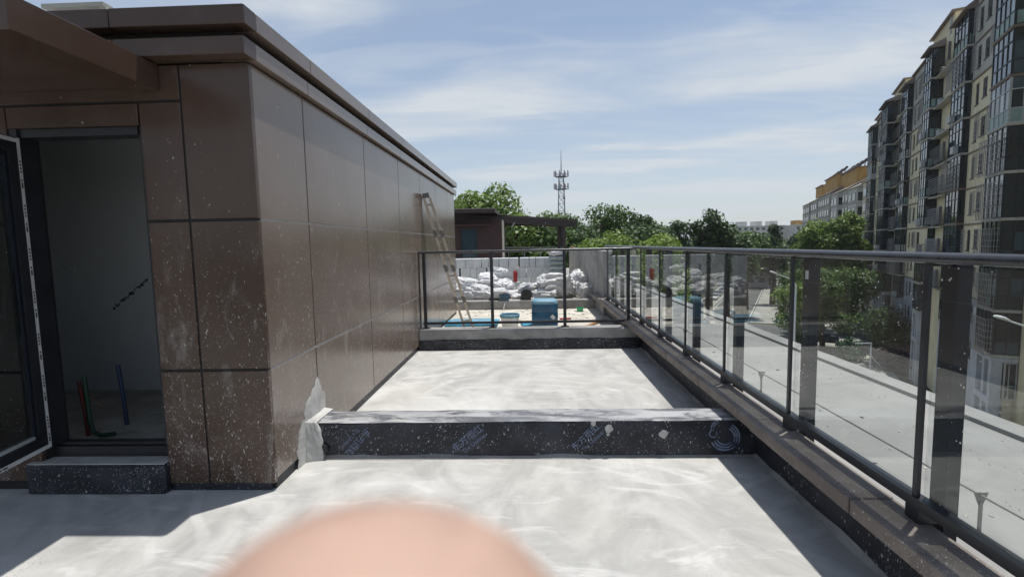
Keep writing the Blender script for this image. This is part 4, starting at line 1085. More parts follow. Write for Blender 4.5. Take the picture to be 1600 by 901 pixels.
def bay(s0, s1, own, seed, types):
    r2 = random.Random(seed); n = max(3, round((s1-s0)/.85))
    for k in range(1, 10):
        z = FLZ[k]
        sl = A(); sl.cbox(BV-.08, FV, s0-.06, s1+.06, z, z+.17, c=.02); sl.build('balcony_slab', 'light_grey_wall' if r2.random() < .8 else 'brown_ledge', apt)
        ty = types[k-1]; sp = DG; fp_ = r2.choice((DG, BG, BG, PG)); low = None; fm = 'window_frame_dark'
        if ty == 'P': low = r2.choice(('green_panel', 'window_frame_pale', 'green_panel')); fm = r2.choice(('window_frame_dark', 'window_frame_pale'))
        z0, z1 = z+.20, z+2.77; zr = [z+.98, z+2.05]
        if ty == 'O':
            rl = A()
            q = s0
            while q < s1: rl.box(BV, BV+.03, q, q+.03, z+.17, z+1.1); q += .14
            rl.box(BV-.01, BV+.04, s0, s1, z+1.1, z+1.15)
            q = BV
            while q < FV: rl.box(q, q+.03, s0, s0+.03, z+.17, z+1.1); q += .14
            rl.box(BV-.01, FV, s0-.01, s0+.04, z+1.1, z+1.15)
            rl.build('balcony_railing', 'cage_steel', apt)
            glazing(apt, ('v', FV-.06), s0+.3, s1-.3, z0, z1, n, [z+2.05], fm, DG)
            continue
        glazing(apt, ('v', BV), s0, s1, z0, z1, n, zr, fm, fp_, low, own)
        glazing(apt, ('s', s0, 1), BV+.06, FV-.03, z0, z1, 2, zr, fm, sp, low, own)
        glazing(apt, ('s', s1, -1), BV+.06, FV-.03, z0, z1, 2, zr, fm, sp, low)
        if ty == 'K':
            cg = A(); x0 = BV-.42
            q = s0-.1
            while q < s1+.1: cg.box(x0, x0+.03, q, q+.03, z+.1, z+2.3); q += .28
            for zz_ in [z+.12+.36*i for i in range(7)]:
                cg.box(x0-.005, x0+.035, s0-.1, s1+.1, zz_, zz_+.03); cg.box(x0, BV-.05, s0-.1, s0-.07, zz_, zz_+.03)
            q = x0
            while q < BV: cg.box(q, q+.02, s0-.1, s0-.075, z+.1, z+2.3); q += .14
            cg.build('window_cage', 'cage_steel', apt)
        elif r2.random() < .35:
            ac = A(); a_ = r2.uniform(s0, s1-1); ac.cbox(BV-.38, BV-.04, a_, a_+.85, z+.25, z+.82, c=.02); ac.build('air_conditioner', 'window_frame_pale', apt)
    rf = A(); rf.prism([(BV-.35, s0-.3, TOP+.02), (BV-.35, s0-.3, TOP+.16), (FV, s0-.3, TOP+.75), (FV, s0-.3, TOP+.02)], (0, s1-s0+.6, 0)); rf.build('eave', 'roof_tile', apt)
    # base of the bay
    b = A(); b.cbox(BV-.05, FV, s0-.05, s1+.05, FLZ[0]+2.45, FLZ[1]-.01, c=.03)
    b.box(BV, BV+.5, s0, s0+.5, GZ, FLZ[0]+2.449).box(BV, BV+.5, s1-.5, s1, GZ, FLZ[0]+2.449).box(BV+.05, BV+.4, (s0+s1)/2-.2, (s0+s1)/2+.2, GZ, FLZ[0]+2.449)
    b.box(BV-.02, BV+.6, s0-.03, s1+.03, FLZ[0]-.25, FLZ[0]+.15); b.build('base_arcade', 'grey_base_wall', apt)
    glazing(apt, ('v', BV+.6), s0, s1, FLZ[0]+.2, FLZ[0]+2.4, n, [FLZ[0]+1.0], 'window_frame_pale', DG)
    glazing(apt, ('s', s0+.1, 1), BV+.5, FV-.03, FLZ[0]+.2, FLZ[0]+2.4, 2, [FLZ[0]+1.0], 'window_frame_pale', DG)
def pierced(s0, s1, z0, z1, ops, mat):
    ss = sorted({s0, s1, *[q for o in ops for q in o[:2]]}); zs = sorted({z0, z1, *[q for o in ops for q in o[2:]]})
    b = A()
    for j in range(len(zs)-1):
        i = 0
        while i < len(ss)-1:
            if any(o[0] <= ss[i] < o[1] and o[2] <= zs[j] < o[3] for o in ops): i += 1; continue
            i2 = i
            while i2 < len(ss)-1 and not any(o[0] <= ss[i2] < o[1] and o[2] <= zs[j] < o[3] for o in ops): i2 += 1
            b.box(FV, FV+.25, ss[i], ss[i2], zs[j], zs[j+1]); i = i2
    b.build('wall', mat, apt)
def flank(s0, s1, seed):
    """flat wall strip with small windows between two bays"""
    r2 = random.Random(seed); w = s1-s0; ops = []
    for k in range(0, 10):
        z = FLZ[k]
        for f0, ww in ((-1.75, .75), (-3.5, .95), (-6.2, 1.2)):
            if w+f0 > .3: ops.append((s1+f0, s1+f0+ww, z+(.75 if f0 == -1.75 else .95), z+2.30))
    lowo = [o for o in ops if o[3] < FLZ[2]]; mido = [o for o in ops if FLZ[2] < o[2] < FLZ[8]]; upo = [o for o in ops if o[2] > FLZ[8]]
    pierced(s0, s1, GZ, FLZ[2]-.001, lowo, 'grey_base_wall'); pierced(s0, s1, FLZ[2], FLZ[8]-.001, mido, 'cream_wall'); pierced(s0, s1, FLZ[8], TOP+.8, upo, 'grey_brick_wall')
    for o in ops:
        f = A(); f.box(FV+.01, FV+.04, o[0], o[1], (o[2]+o[3])/2-.02, (o[2]+o[3])/2+.02).box(FV+.01, FV+.04, (o[0]+o[1])/2-.02, (o[0]+o[1])/2+.02, o[2], (o[2]+o[3])/2-.021)
        f.box(FV-.05, FV+.0, o[0]-.06, o[1]+.06, o[2]-.09, o[2]-.01)
        fo = f.build('window', 'window_frame_dark', apt)
        A().box(FV+.045, FV+.06, o[0], o[1], o[2], o[3]).build('pane', 'window_screen', fo)
        if r2.random() < .3 and o[1]-o[0] > .7:
            cg = A(); q = o[0]-.1
            while q < o[1]+.1: cg.box(FV-.35, FV-.33, q, q+.02, o[2]-.3, o[3]+.1); q += .16
            for i in range(6): cg.box(FV-.352, FV-.0, o[0]-.1, o[0]-.08, o[2]-.3+.33*i, o[2]-.28+.33*i).box(FV-.352, FV-.328, o[0]-.1, o[1]+.1, o[2]-.3+.33*i, o[2]-.28+.33*i)
            cg.build('window_cage', 'cage_steel', apt)
    for k in range(2, 11):
        A().box(FV-.07, FV-.001, s0+.07, s1-.07, FLZ[k]-.06, FLZ[k]+.06).build('string_course', 'brown_ledge', apt)
    A().box(FV-.25, FV+.3, s0-.2, s1+.2, TOP+.802, TOP+.95).build('parapet_coping', 'brown_ledge', apt)
def recess(s0, s1, seed):
    r2 = random.Random(seed)
    A().box(FV+.02, FV+.2, s0+.07, s1-.07, GZ, TOP+.5).build('wall', 'cream_wall', apt)
    for k in range(2, 10):
        z = FLZ[k]
        if r2.random() < .7:
            lv = A()
            for i in range(9): lv.prism([(BV+.25, s0+.08, z+.25+.16*i), (BV+.28, s0+.08, z+.25+.16*i), (BV+.36, s0+.08, z+.36+.16*i), (BV+.33, s0+.08, z+.36+.16*i)], (0, s1-s0-.16, 0))
            lv.box(BV+.2, BV+.4, s0+.07, s0+.12, z+.2, z+1.7); lv.build('louvre_screen', 'louvre_metal', apt)
        if r2.random() < .7: A().cbox(FV-.42, FV-.02, s1-1.3, s1-.45, z+.05, z+.62, c=.02).build('air_conditioner', 'window_frame_pale', apt)
        A().cbox(BV+.35, FV+.02, s0+.065, s1-.065, z-.1, z, c=.01).build('service_slab', 'light_grey_wall', apt)
LAY = [('b', 39.7, 42.8, 11.1, 'KKKKKPGPG'), ('w', 42.8, 51.8), ('b', 51.8, 55.4, 11.88, 'GGGGKGGKP'), ('r', 55.4, 60.4), ('b', 60.4, 63.0, 11.41, 'GGOPPPPPG'), ('w', 63.0, 72.8), ('b', 72.8, 76.3, 11.77, 'GKPGPGPGG'), ('r', 76.3, 80.6), ('b', 80.6, 85.3, 11.03, 'GGGGGPGGG'), ('w', 85.3, 97.7), ('b', 97.7, 102.2, 11.6, 'GGGKGGPGG'), ('w', 102.2, 105)]
for i, (t, s0, s1, *bv) in enumerate(LAY):
    if t == 'b': BV = bv[0]; bay(s0, s1, s0 < 58, i+3, bv[1])
    elif t == 'w': flank(s0, s1, i)
    else: BV = 11.3; recess(s0, s1, i)
BV = 11.1
b = A(); b.box(FV+.26, 26, 26, 105, GZ, TOP+.3); b.build('main_body', 'cream_wall', apt)
b = A(); b.box(FV, FV+.255, 26, 39.6, GZ, TOP+.3); b.build('near_bay_body', 'cream_wall', apt)
for s0, s1, h_ in ((30, 47, 3.0), (60.0, 67.5, 2.8), (81, 88.5, 2.6), (98, 104, 2.2)):
    b = A(); b.box(FV+.5, 20, s0, s1, TOP+.301, TOP+h_); b.build('penthouse', 'cream_wall', apt)
    b = A(); b.box(FV+.2, 20.3, s0-.3, s1+.3, TOP+h_+.001, TOP+h_+.16); b.build('penthouse_roof', 'roof_tile', apt)
    A().box(FV+.38, FV+.499, s0+.8, s0+1.1, TOP+.9, TOP+h_-.1).build('vent_pipe', 'window_frame_pale', apt)

# ------------------------------------------------------------------ second block down the street
P0 = Vector((65.5, 99, 0)); U2 = Vector((29.4, 75, 0)).normalized(); V2 = Vector((U2.y, -U2.x, 0))
M2 = Matrix.Translation(P0) @ Matrix((V2, U2, Vector((0, 0, 1)))).transposed().to_4x4()
a2 = thing('orange_topped_block', P0+Vector((0, 0, GZ)), 'greyish apartment block with orange penthouses and pitched dormers beyond the dark bays', 'building')
def Q(): return MB(M2)
HT = [11.0, 11.2, 11.6, 11.6, 11.4, 11.2]
Q().box(0, 14, -12, 78, GZ, 11.0).build('wall', 'light_grey_wall', a2)
for i, (s0, s1, dv, zt, mt) in enumerate(((-11, -3, 1.2, 11.6, 'cream_wall'), (0, 7, 1.6, 11.2, 'pale_wall'), (9, 15, 1.2, 11.7, 'light_grey_wall'), (17, 24, 1.8, 11.5, 'pale_wall'), (28, 44, 1.5, 12.4, 'light_grey_wall'), (47, 58, 1.4, 12.2, 'light_grey_wall'), (61, 75, 1.4, 12.0, 'light_grey_wall'))):
    Q().box(-dv, -.01, s0, s1, GZ, zt).build('bay', mt, a2)
    for k in range(8):
        z = zt-2.6-2.8*k
        Q().box(-dv-.05, -dv-.001, s0-.05, s1+.05, z-.45, z-.33).build('string_course', 'brown_ledge', a2)
        n = max(2, round((s1-s0)/3.2))
        for c in range(n):
            q0 = s0+(s1-s0)*(c+.18)/n; q1 = s0+(s1-s0)*(c+.82)/n
            f = Q().box(-dv-.07, -dv-.002, q0, q1, z, z+1.6).build('window', 'window_frame_dark', a2)
            Q().box(-dv-.085, -dv-.071, q0+.08, (q0+q1)/2-.04, z+.08, z+1.52).box(-dv-.085, -dv-.071, (q0+q1)/2+.04, q1-.08, z+.08, z+1.52).build('pane', rr.choice(BG), f)
        f = Q().box(-dv+.25, -.25, s0-.06, s0-.001, z, z+1.6).build('window', 'window_frame_dark', a2)
        Q().box(-dv+.3, -.3, s0-.075, s0-.061, z+.08, z+1.52).build('pane', 'window_glass_dark', f)
    # pitched roof over each bay
    Q().prism([(-dv-.4, s0-.3, zt+.01), (3.0, s0-.3, zt+2.6), (6, s0-.3, zt+.01)], (0, s1-s0+.6, 0)).build('bay_roof', ('roof_tile', 'light_grey_wall')[i % 2], a2)
for s0, s1, v0, z1 in ((-8, 3, 1.4, 17.2), (14, 30, 1.2, 16.6), (33, 50, .9, 17.5), (55, 66, .9, 16.8)):
    Q().box(v0, 10, s0, s1, 11.001, z1).build('penthouse', 'orange_wall', a2)
    Q().box(v0-.3, 10.2, s0-.3, s1+.3, z1+.001, z1+.18).build('penthouse_roof', 'brown_ledge', a2)
for s0, zb in ((-5, 17.38), (-1, 17.38), (16, 16.78), (20, 16.78), (24, 16.78), (28, 16.78), (36, 17.68), (41, 17.68), (46, 17.68)):
    w = Q(); w.tube([(1.6, s0, zb+.25), (3.2, s0, zb+1.5)], .28, 8).tube([(3.2, s0-.9, zb+1.6), (3.2, s0+.9, zb+1.6)], .28, 8)
    w.box(2.9, 3.0, s0-.6, s0-.5, zb, zb+1.5).box(2.9, 3.0, s0+.5, s0+.6, zb, zb+1.5).build('solar_heater', 'dark_brown_beam', a2)
# ------------------------------------------------------------------ far blocks
def far_block(x0, x1, y, z1, label, wall, topm, fl, cols):
    t = thing('far_apartment_block', (x0, y, GZ), label, 'building')
    MB().box(x0, x1, y, y+14, GZ, z1).build('wall', wall, t)
    for k in range(3):
        a = x0+(x1-x0)*(.08+.32*k); MB().box(a, a+(x1-x0)*.16, y+2, y+8, z1+.01, z1+2.6).build('roof_hut', topm, t)
    MB().box(x0-.4, x1+.4, y-.5, y-.01, z1-.5, z1).build('cornice', wall, t)
    for i in range(cols):
        for k in range(fl):
            a = x0+(x1-x0)*(i+.2)/cols; b_ = x0+(x1-x0)*(i+.8)/cols; z = z1-2.7-2.9*k
            f = MB().box(a, b_, y-.08, y-.005, z, z+1.7).build('window', 'window_frame_pale', t)
            MB().box(a+.1, b_-.1, y-.10, y-.081, z+.1, z+1.6).build('pane', 'window_glass_dark', t if False else f)
far_block(124, 152, 300, 9.4, 'distant pale flat-roofed block above the railing, left of the street trees', 'pale_wall', 'pale_wall', 5, 8)
far_block(153, 168, 290, 9.2, 'distant small block with orange roof huts, right of the pale flat-roofed block', 'pale_wall', 'orange_wall', 5, 5)
far_block(62, 74, 150, -3.0, 'low white house half hidden by trees beside the street', 'pale_wall', 'pale_wall', 3, 4)

# ------------------------------------------------------------------ telecom tower
tw = thing('telecom_tower', (12, 180, GZ), 'slender lattice telecom tower with two rings of antennas above the trees', 'tower')
b = MB(); legs = []
def hw(z): return 1.9-(1.9-.75)*min(1, (z-GZ)/40)
zs = [GZ+2.6*k for k in range(16)]
for sx, sy in ((-1, -1), (1, -1), (1, 1), (-1, 1)): b.tube([(12+sx*hw(z), 180+sy*hw(z), z) for z in zs], .14, 6)
b.build('leg', 'tower_steel', tw)
b = MB()
for z0, z1 in zip(zs[:-1], zs[1:]):
    a, c = hw(z0), hw(z1)
    for (p, q) in (((-1, -1), (1, -1)), ((1, -1), (1, 1)), ((1, 1), (-1, 1)), ((-1, 1), (-1, -1))):
        b.bar((12+p[0]*a, 180+p[1]*a, z0), (12+q[0]*c, 180+q[1]*c, z1), .10, .10); b.bar((12+q[0]*a, 180+q[1]*a, z0), (12+p[0]*c, 180+p[1]*c, z1), .10, .10)
        b.bar((12+p[0]*c, 180+p[1]*c, z1), (12+q[0]*c, 180+q[1]*c, z1), .10, .10)
b.build('lattice', 'tower_steel', tw)
for zp, rad in ((20.6, 2.2), (25.0, 2.2)):
    MB().lathe((12, 180, zp), [(.6, 0), (rad, 0), (rad, .18), (.6, .18)], 18).build('platform', 'tower_steel', tw)
    MB().tube([(12+rad*math.cos(a), 180+rad*math.sin(a), zp+1.0) for a in [2*math.pi*k/18 for k in range(19)]], .07, 5).build('guard_rail', 'tower_steel', tw)
    for k in range(9):
        a = 2*math.pi*k/9+.2; x, y = 12+(rad+.35)*math.cos(a), 180+(rad+.35)*math.sin(a)
        MB().box(x-.16, x+.16, y-.12, y+.12, zp+.1, zp+2.1).build('antenna', 'tower_red' if k % 3 else 'tower_steel', tw)
MB().tube([(12, 180, 26), (12, 180, 29), (12, 180, 34.5)], [.25, .16, .06], 8).build('mast', 'tower_steel', tw)
MB().lathe((12.9, 179, 17.5), [(.1, 0), (.5, .3), (.55, .35)], 12, 'y').build('dish', 'lamp_white', tw)

# ------------------------------------------------------------------ trees
import numpy as np
def tree(name, label, x, y, top, rx, rz, leafmat, n=6000, leaf=.34, seed=1, base=GZ, ry=None, lobes=18, group=None, cat='tree', spire=0.0, airy=0.0):
    rg = np.random.default_rng(seed); ry = ry or rx; cz = top-rz
    t = thing(name, (x, y, base), label, cat, group)
    ph = rg.uniform(0, 2*np.pi, lobes); rad = np.sqrt(rg.uniform(.05, 1, lobes)); hz = rg.uniform(-.85, .8, lobes)
    lim = np.sqrt(np.maximum(.08, 1-hz**2)); 
    if spire: lim = lim*np.clip(1-.75*spire*(hz+.3), .15, 1.2)
    lc = np.stack([rad*np.cos(ph)*lim*.78*rx, rad*np.sin(ph)*lim*.78*ry, hz*rz*.80], 1)
    lr = rg.uniform(.26, .46, lobes)*min(rx, rz)*(1-airy*.35)
    lc[0] = (0, 0, rz*.66); lc[1] = (0, 0, 0); lr[1] = .55*min(rx, rz)
    li = rg.choice(lobes, n, p=lr**2/np.sum(lr**2))
    dv = rg.normal(size=(n, 3)); dv[:, 2] += .35; dv /= np.linalg.norm(dv, axis=1)[:, None]
    pr = rg.uniform(.55, 1.08, n)**.6
    p = lc[li]+dv*(lr[li]*pr)[:, None]+rg.normal(size=(n, 3))*leaf*.5
    p[:, 2] = np.maximum(p[:, 2], -rz*1.05)
    nr = dv*.8+rg.normal(size=(n, 3))*.55+np.array([0, 0, .45]); nr /= np.linalg.norm(nr, axis=1)[:, None]
    tg = np.cross(nr, rg.normal(size=(n, 3))); tg /= np.linalg.norm(tg, axis=1)[:, None]; bt = np.cross(nr, tg)
    sz = leaf*rg.uniform(.45, 1.55, n)[:, None]
    q = np.empty((n, 4, 3)); q[:, 0] = p-tg*sz*.62; q[:, 1] = p-bt*sz*.36+nr*sz*.06; q[:, 2] = p+tg*sz*.62; q[:, 3] = p+bt*sz*.36+nr*sz*.06
    q[:, :, 2] += cz-base
    me = bpy.data.meshes.new('crown'); me.vertices.add(n*4); me.vertices.foreach_set('co', q.reshape(-1))
    me.loops.add(n*4); me.loops.foreach_set('vertex_index', np.arange(n*4, dtype=np.int32))
    me.polygons.add(n); me.polygons.foreach_set('loop_start', np.arange(0, n*4, 4, dtype=np.int32)); me.polygons.foreach_set('loop_total', np.full(n, 4, np.int32))
    me.materials.append(MATS[leafmat]); me.update(calc_edges=True); me.validate()
    o = bpy.data.objects.new('crown', me); C.objects.link(o); o.parent = t
    tb_ = MB(); hz_ = cz-base; r0 = max(.10, .035*(top-base))
    if hz_ > .5:
        tb_.tube([(x, y, base), (x+.05*rx*math.sin(seed), y, base+hz_*.5), (x, y, base+hz_+rz*.5)], [r0, r0*.75, r0*.25], 8)
        for k in range(2, min(lobes, 11)):
            e = Vector(lc[k])+Vector((x, y, cz)); s_ = Vector((x, y, base+hz_*(.62+.03*k)))
            tb_.tube([s_, s_.lerp(e, .5)+Vector((0, 0, .1*rz)), e], [r0*.45, r0*.3, r0*.1], 5)
        tb_.build('trunk', 'bark', t, smooth='all')
    return t
TR = [
 ('broadleaf_tree', 'big bright green broadleaf tree rising right behind the brown pavilion roof', -2.6, 45, 7.3, 5.0, 5.4, 'leaf_bright', 11000, .32, 1, {}),
 ('broadleaf_tree', 'bright green tree just right of the brown wall end', -7.6, 50, 6.0, 3.8, 5.0, 'leaf_bright', 6000, .32, 2, {}),
 ('broadleaf_tree', 'leafy tree seen under the lean-to canopy', 1.6, 43, 3.9, 4.0, 4.4, 'leaf_mid', 6500, .28, 3, {}),
 ('round_tree', 'round dark green tree at the foot of the telecom tower', 4.2, 62, 5.6, 3.7, 4.6, 'leaf_mid', 6500, .26, 4, dict(lobes=26)),
 ('feathery_tree', 'airy tree with open twiggy top right of the telecom tower', 8.9, 60, 6.7, 4.2, 5.6, 'leaf_mid', 5500, .34, 5, dict(airy=.8, lobes=30)),
 ('feathery_tree', 'airy tree between the twiggy-topped tree and the dark trees', 13.2, 66, 6.2, 3.8, 5.2, 'leaf_dark', 5000, .36, 6, dict(airy=.8, lobes=28)),
 ('broadleaf_tree', 'mid green tree in the middle of the tree line', 17.6, 72, 4.6, 4.6, 5.0, 'leaf_mid', 5500, .36, 7, {}),
 ('dark_tree', 'dark green tree left of the tall tufted tree', 21.0, 70, 5.0, 3.6, 5.2, 'leaf_dark', 5000, .38, 8, dict(airy=.5)),
 ('tufted_tree', 'tall dark tree with tufted top at the right of the tree line', 25.2, 70, 6.7, 3.8, 5.6, 'leaf_dark', 5500, .40, 9, dict(airy=1.0, lobes=26)),
 ('dark_tree', 'dark tree sloping down at the right end of the tree line', 29.0, 73, 4.2, 3.8, 5.0, 'leaf_dark', 5000, .40, 10, dict(airy=.6)),
 ('broadleaf_tree', 'low green tree at the right end above the railing', 33.0, 78, 2.4, 3.6, 4.0, 'leaf_mid', 4000, .38, 11, {}),
 ('broadleaf_tree', 'pale green low crown just above the railing left of the far pale block', 40.0, 92, 2.8, 4.0, 4.2, 'leaf_mid', 4000, .42, 12, {}),
 ('yellow_green_tree', 'yellow-green mounded crown above the grey concrete wall, left half', 5.0, 29, 2.05, 2.4, 2.6, 'leaf_yellow', 6500, .17, 13, dict(lobes=26)),
 ('yellow_green_tree', 'yellow-green mounded crown above the railing corner, right half', 8.2, 31, 1.95, 2.3, 2.5, 'leaf_yellow', 6000, .17, 14, dict(lobes=26)),
 ('broadleaf_tree', 'dark tree filling the gap behind the yellow-green crowns', 11.0, 50, 3.2, 4.6, 5.0, 'leaf_dark', 5000, .34, 15, {}),
 ('broadleaf_tree', 'deep green tree low in the tree line behind the canopy post', 5.0, 46, 3.0, 3.8, 4.2, 'leaf_dark', 5000, .32, 16, {}),
 ('street_tree', 'sunlit yellow-green street tree in front of the orange-topped block', 43.2, 76, 4.4, 3.9, 5.0, 'leaf_bright', 6500, .36, 17, {}),
 ('street_tree', 'tall dark-hearted street tree against the first cream bay', 47.2, 75, 6.0, 3.4, 5.4, 'leaf_bright', 6500, .36, 18, dict(lobes=14)),
 ('street_tree', 'dark tree between the two sunlit street trees', 46.2, 80, 3.4, 4.2, 4.8, 'leaf_dark', 4500, .38, 19, {}),
 ('conical_tree', 'dark conical tree in front of the distant pale block', 53.5, 110, 5.6, 3.2, 6.2, 'leaf_dark', 4500, .44, 20, dict(spire=.9)),
 ('dark_tree', 'dark tree right of the conical tree, under the orange roof huts', 60.0, 112, 3.0, 3.6, 4.8, 'leaf_dark', 4000, .44, 21, {}),
 ('dark_tree', 'slim dark tree against the orange-topped block', 61.0, 104, 5.6, 2.0, 5.5, 'leaf_dark', 3000, .40, 22, dict(spire=.7)),
 ('street_tree', 'bushy street tree seen through the glass left of the cream block base', 36.5, 62, -2.4, 3.6, 4.2, 'leaf_mid', 7000, .28, 23, {}),
 ('street_tree', 'light green street tree seen through the glass behind a rail post', 32.8, 62, -3.9, 3.0, 3.2, 'leaf_yellow', 5000, .24, 24, {}),
 ('street_tree', 'dark street tree behind the light green one, seen through the glass', 38.6, 72, -2.6, 3.4, 4.4, 'leaf_mid', 5500, .30, 31, {}),
 ('street_tree', 'full green street tree close before the dark bays, seen through the glass', 41.0, 64, -2.2, 3.8, 4.6, 'leaf_mid', 7500, .28, 32, {}),
 ('leafy_bush', 'rounded green shrub under the street trees beside the pavement', 36.0, 66, -8.2, 2.6, 2.2, 'leaf_mid', 4500, .20, 34, {}),
 ('leafy_bush', 'dark shrub between the purple bush and the block base', 42.0, 51.5, -8.8, 3.0, 2.6, 'leaf_dark', 5500, .20, 35, {}),
 ('leafy_bush', 'large dark bush at the foot of the cream block seen through the glass', 40.4, 56, -6.4, 4.2, 3.2, 'leaf_dark', 8000, .24, 25, {}),
 ('leafy_bush', 'blue-green bush at street level beside the white pipe frame', 37.6, 58.5, -10.2, 2.0, 1.6, 'leaf_bluegreen', 3500, .16, 26, {}),
 ('flowering_bush', 'purple-grey flowering bush below the cream block seen through the glass', 39.0, 52.5, -9.8, 2.5, 1.9, 'leaf_purple', 4000, .15, 27, {}),
 ('leafy_bush', 'dark green bush at the lower right edge seen through the nearest glass', 37.5, 41, -9.8, 3.2, 2.6, 'leaf_dark', 5000, .20, 28, {}),
 ('leafy_bush', 'dark green bush along the base arcade at the right edge', 33.5, 34, -10.2, 3.0, 2.4, 'leaf_mid', 5000, .18, 29, {}),
]
for nm, lb, x, y, tp_, rx, rz, lm, n, lf, sd_, kw in TR: tree(nm, lb, x, y, tp_, rx, rz, lm, n, lf, sd_, **kw)
for i, (s, v_, tp_) in enumerate(((96, -19, 0.5), (108, -20, -1.5), (120, -19, 1.0), (134, -21, 0.0), (150, -19, 2.2), (168, -20, 1.2), (190, -19, 2.5), (215, -20, 2.0))):
    p = ST @ Vector((v_, s, 0)); tree('street_tree', ('nearest', 'second', 'third', 'fourth', 'fifth', 'sixth', 'seventh', 'eighth', 'farthest')[i]+' street tree up the left pavement of the street', p.x, p.y, tp_, 3.8, 4.6, ('leaf_dark', 'leaf_mid')[i % 2], 3000, .42, 50+i, group='street trees left of the road')
for i, (s, v_, tp_) in enumerate(((104, 2.2, -3.6), (116, 2.0, -3.0), (130, 1.2, -1.5), (146, .6, -1.0), (164, 0, 0.4), (186, -.6, 1.0), (212, -2, 1.5), (240, -6, 2.0), (250, -12, 2.2))):
    p = ST @ Vector((v_, s, 0)); tree('street_tree', ('nearest', 'second', 'third', 'fourth', 'fifth', 'sixth', 'seventh', 'eighth', 'farthest')[i]+' street tree up the right pavement of the street', p.x, p.y, tp_, 3.6, 4.2, ('leaf_dark', 'leaf_mid')[(i+1) % 2], 3000, .40, 70+i, group='street trees right of the road')
for i in range(13):
    p = Vector((-60+22*i, 150+10*math.sin(i*2.1), 0)); tree('distant_tree', 'dim distant tree in the far tree belt', p.x, p.y, 3.5+1.6*math.sin(i*1.7), 9, 6.5, 'leaf_dark', 2600, .9, 90+i, group='far tree belt')

# ------------------------------------------------------------------ vehicles
def car(label, v_, s, paint, rz=0.0):
    p = ST @ Vector((v_, s, GZ+.02)); t = thing('parked_car', p, label, 'car', 'cars parked along the street')
    Mx = Matrix.Translation(p) @ Matrix((V, U, Vector((0, 0, 1)))).transposed().to_4x4() @ Matrix.Rotation(rz, 4, 'Z')
    def K(): return MB(Mx)
    side = [(-2.15, .35), (-2.2, .62), (-2.05, .86), (-1.75, .95), (-1.15, 1.0), (-.55, 1.42), (.75, 1.45), (1.45, 1.02), (2.05, .92), (2.2, .66), (2.18, .35)]
    lowp = [q for q in side if q[1] < 1.03]
    K().prism([(-.86, y, z) for y, z in lowp], (1.72, 0, 0)).build('body', paint, t)
    b = K(); r_ = [(-1.2, .99), (-.55, 1.43), (.72, 1.45), (1.42, 1.0)]
    b.add([(-.80, *r_[0]), (-.62, *r_[1]), (-.62, *r_[2]), (-.80, *r_[3]), (.80, *r_[0]), (.62, *r_[1]), (.62, *r_[2]), (.80, *r_[3])], [(0, 1, 2, 3), (7, 6, 5, 4), (0, 4, 5, 1), (1, 5, 6, 2), (2, 6, 7, 3)]); b.build('cabin_glass', 'window_glass_dark', t)
    K().box(-.61, .61, -.5, .68, 1.452, 1.475).build('roof', paint, t)
    for x in (-.86, .70):
        for y in (-1.35, 1.35):
            w = K(); w.lathe((x, y, .31), [(.31, 0), (.31, .17)], 14, 'x'); w.build('wheel', 'tyre', t)
    for x in (-.62, .40): K().box(x, x+.24, -2.235, -2.19, .60, .76).build('headlight', 'headlight', t)
car('dark blue car at the kerb nearest the junction, left of the road', -15.2, 106, 'car_dark')
car('white car next behind the dark blue car', -15.0, 116, 'car_silver')
for i, (s, pm, lb) in enumerate(((128, 'car_white', 'third parked car up the left kerb, white'), (136, 'car_silver', 'fourth parked car up the left kerb, silver'), (145, 'car_white', 'fifth parked car up the left kerb, white'), (155, 'car_dark', 'sixth parked car up the left kerb, dark'), (166, 'car_white', 'seventh parked car up the left kerb, white'), (178, 'car_white', 'farthest white parked car up the left kerb'))):
    car(lb, -14.9, s, pm)
car('dark car parked under the street trees right of the road', 3.6, 88, 'car_dark', R(80))
car('black car nosing out beneath the light green street tree', 4.6, 80.5, 'car_dark', R(85))
# scooter and rider
sp_ = ST @ Vector((-10.9, 184, GZ+.02)); sc_ = thing('motor_scooter', sp_, 'small motor scooter riding up the middle of the street', 'scooter')
Mx = Matrix.Translation(sp_) @ Matrix((V, U, Vector((0, 0, 1)))).transposed().to_4x4()
for y in (-.62, .62): MB(Mx).lathe((-.05, y, .24), [(.24, 0), (.24, .10)], 14, 'x').build('wheel', 'tyre', sc_)
MB(Mx).box(-.16, .16, -.75, .05, .42, .72).box(-.15, .15, .05, .45, .26, .34).box(-.18, .18, .45, .55, .28, 1.0).build('body', 'car_dark', sc_)
MB(Mx).tube([(-.34, .48, 1.04), (.34, .48, 1.04)], .025, 6).build('handlebar', 'black_plastic', sc_)
pr = MB(Mx)
def skin_fig(name, pts, edges, rad, mat, M, **k):
    me = bpy.data.meshes.new(name); me.from_pydata([tuple(M @ Vector(p)) for p in pts], edges, []); me.update()
    o = bpy.data.objects.new(name, me); C.objects.link(o)
    sk = o.modifiers.new('skin', 'SKIN'); sk.use_smooth_shade = True
    me.skin_vertices[0].data[0].use_root = True
    for i, r_ in enumerate(rad): me.skin_vertices[0].data[i].radius = (r_, r_)
    sb = o.modifiers.new('sub', 'SUBSURF'); sb.levels = 2; sb.render_levels = 2
    dg = bpy.context.evaluated_depsgraph_get(); mm_ = bpy.data.meshes.new_from_object(o.evaluated_get(dg)); bpy.data.objects.remove(o)
    mm_.name = name; mm_.materials.clear(); mm_.materials.append(MATS[mat])
    mm_.polygons.foreach_set('use_smooth', [True]*len(mm_.polygons))
    q = bpy.data.objects.new(name, mm_); C.objects.link(q); return tag(q, **k)
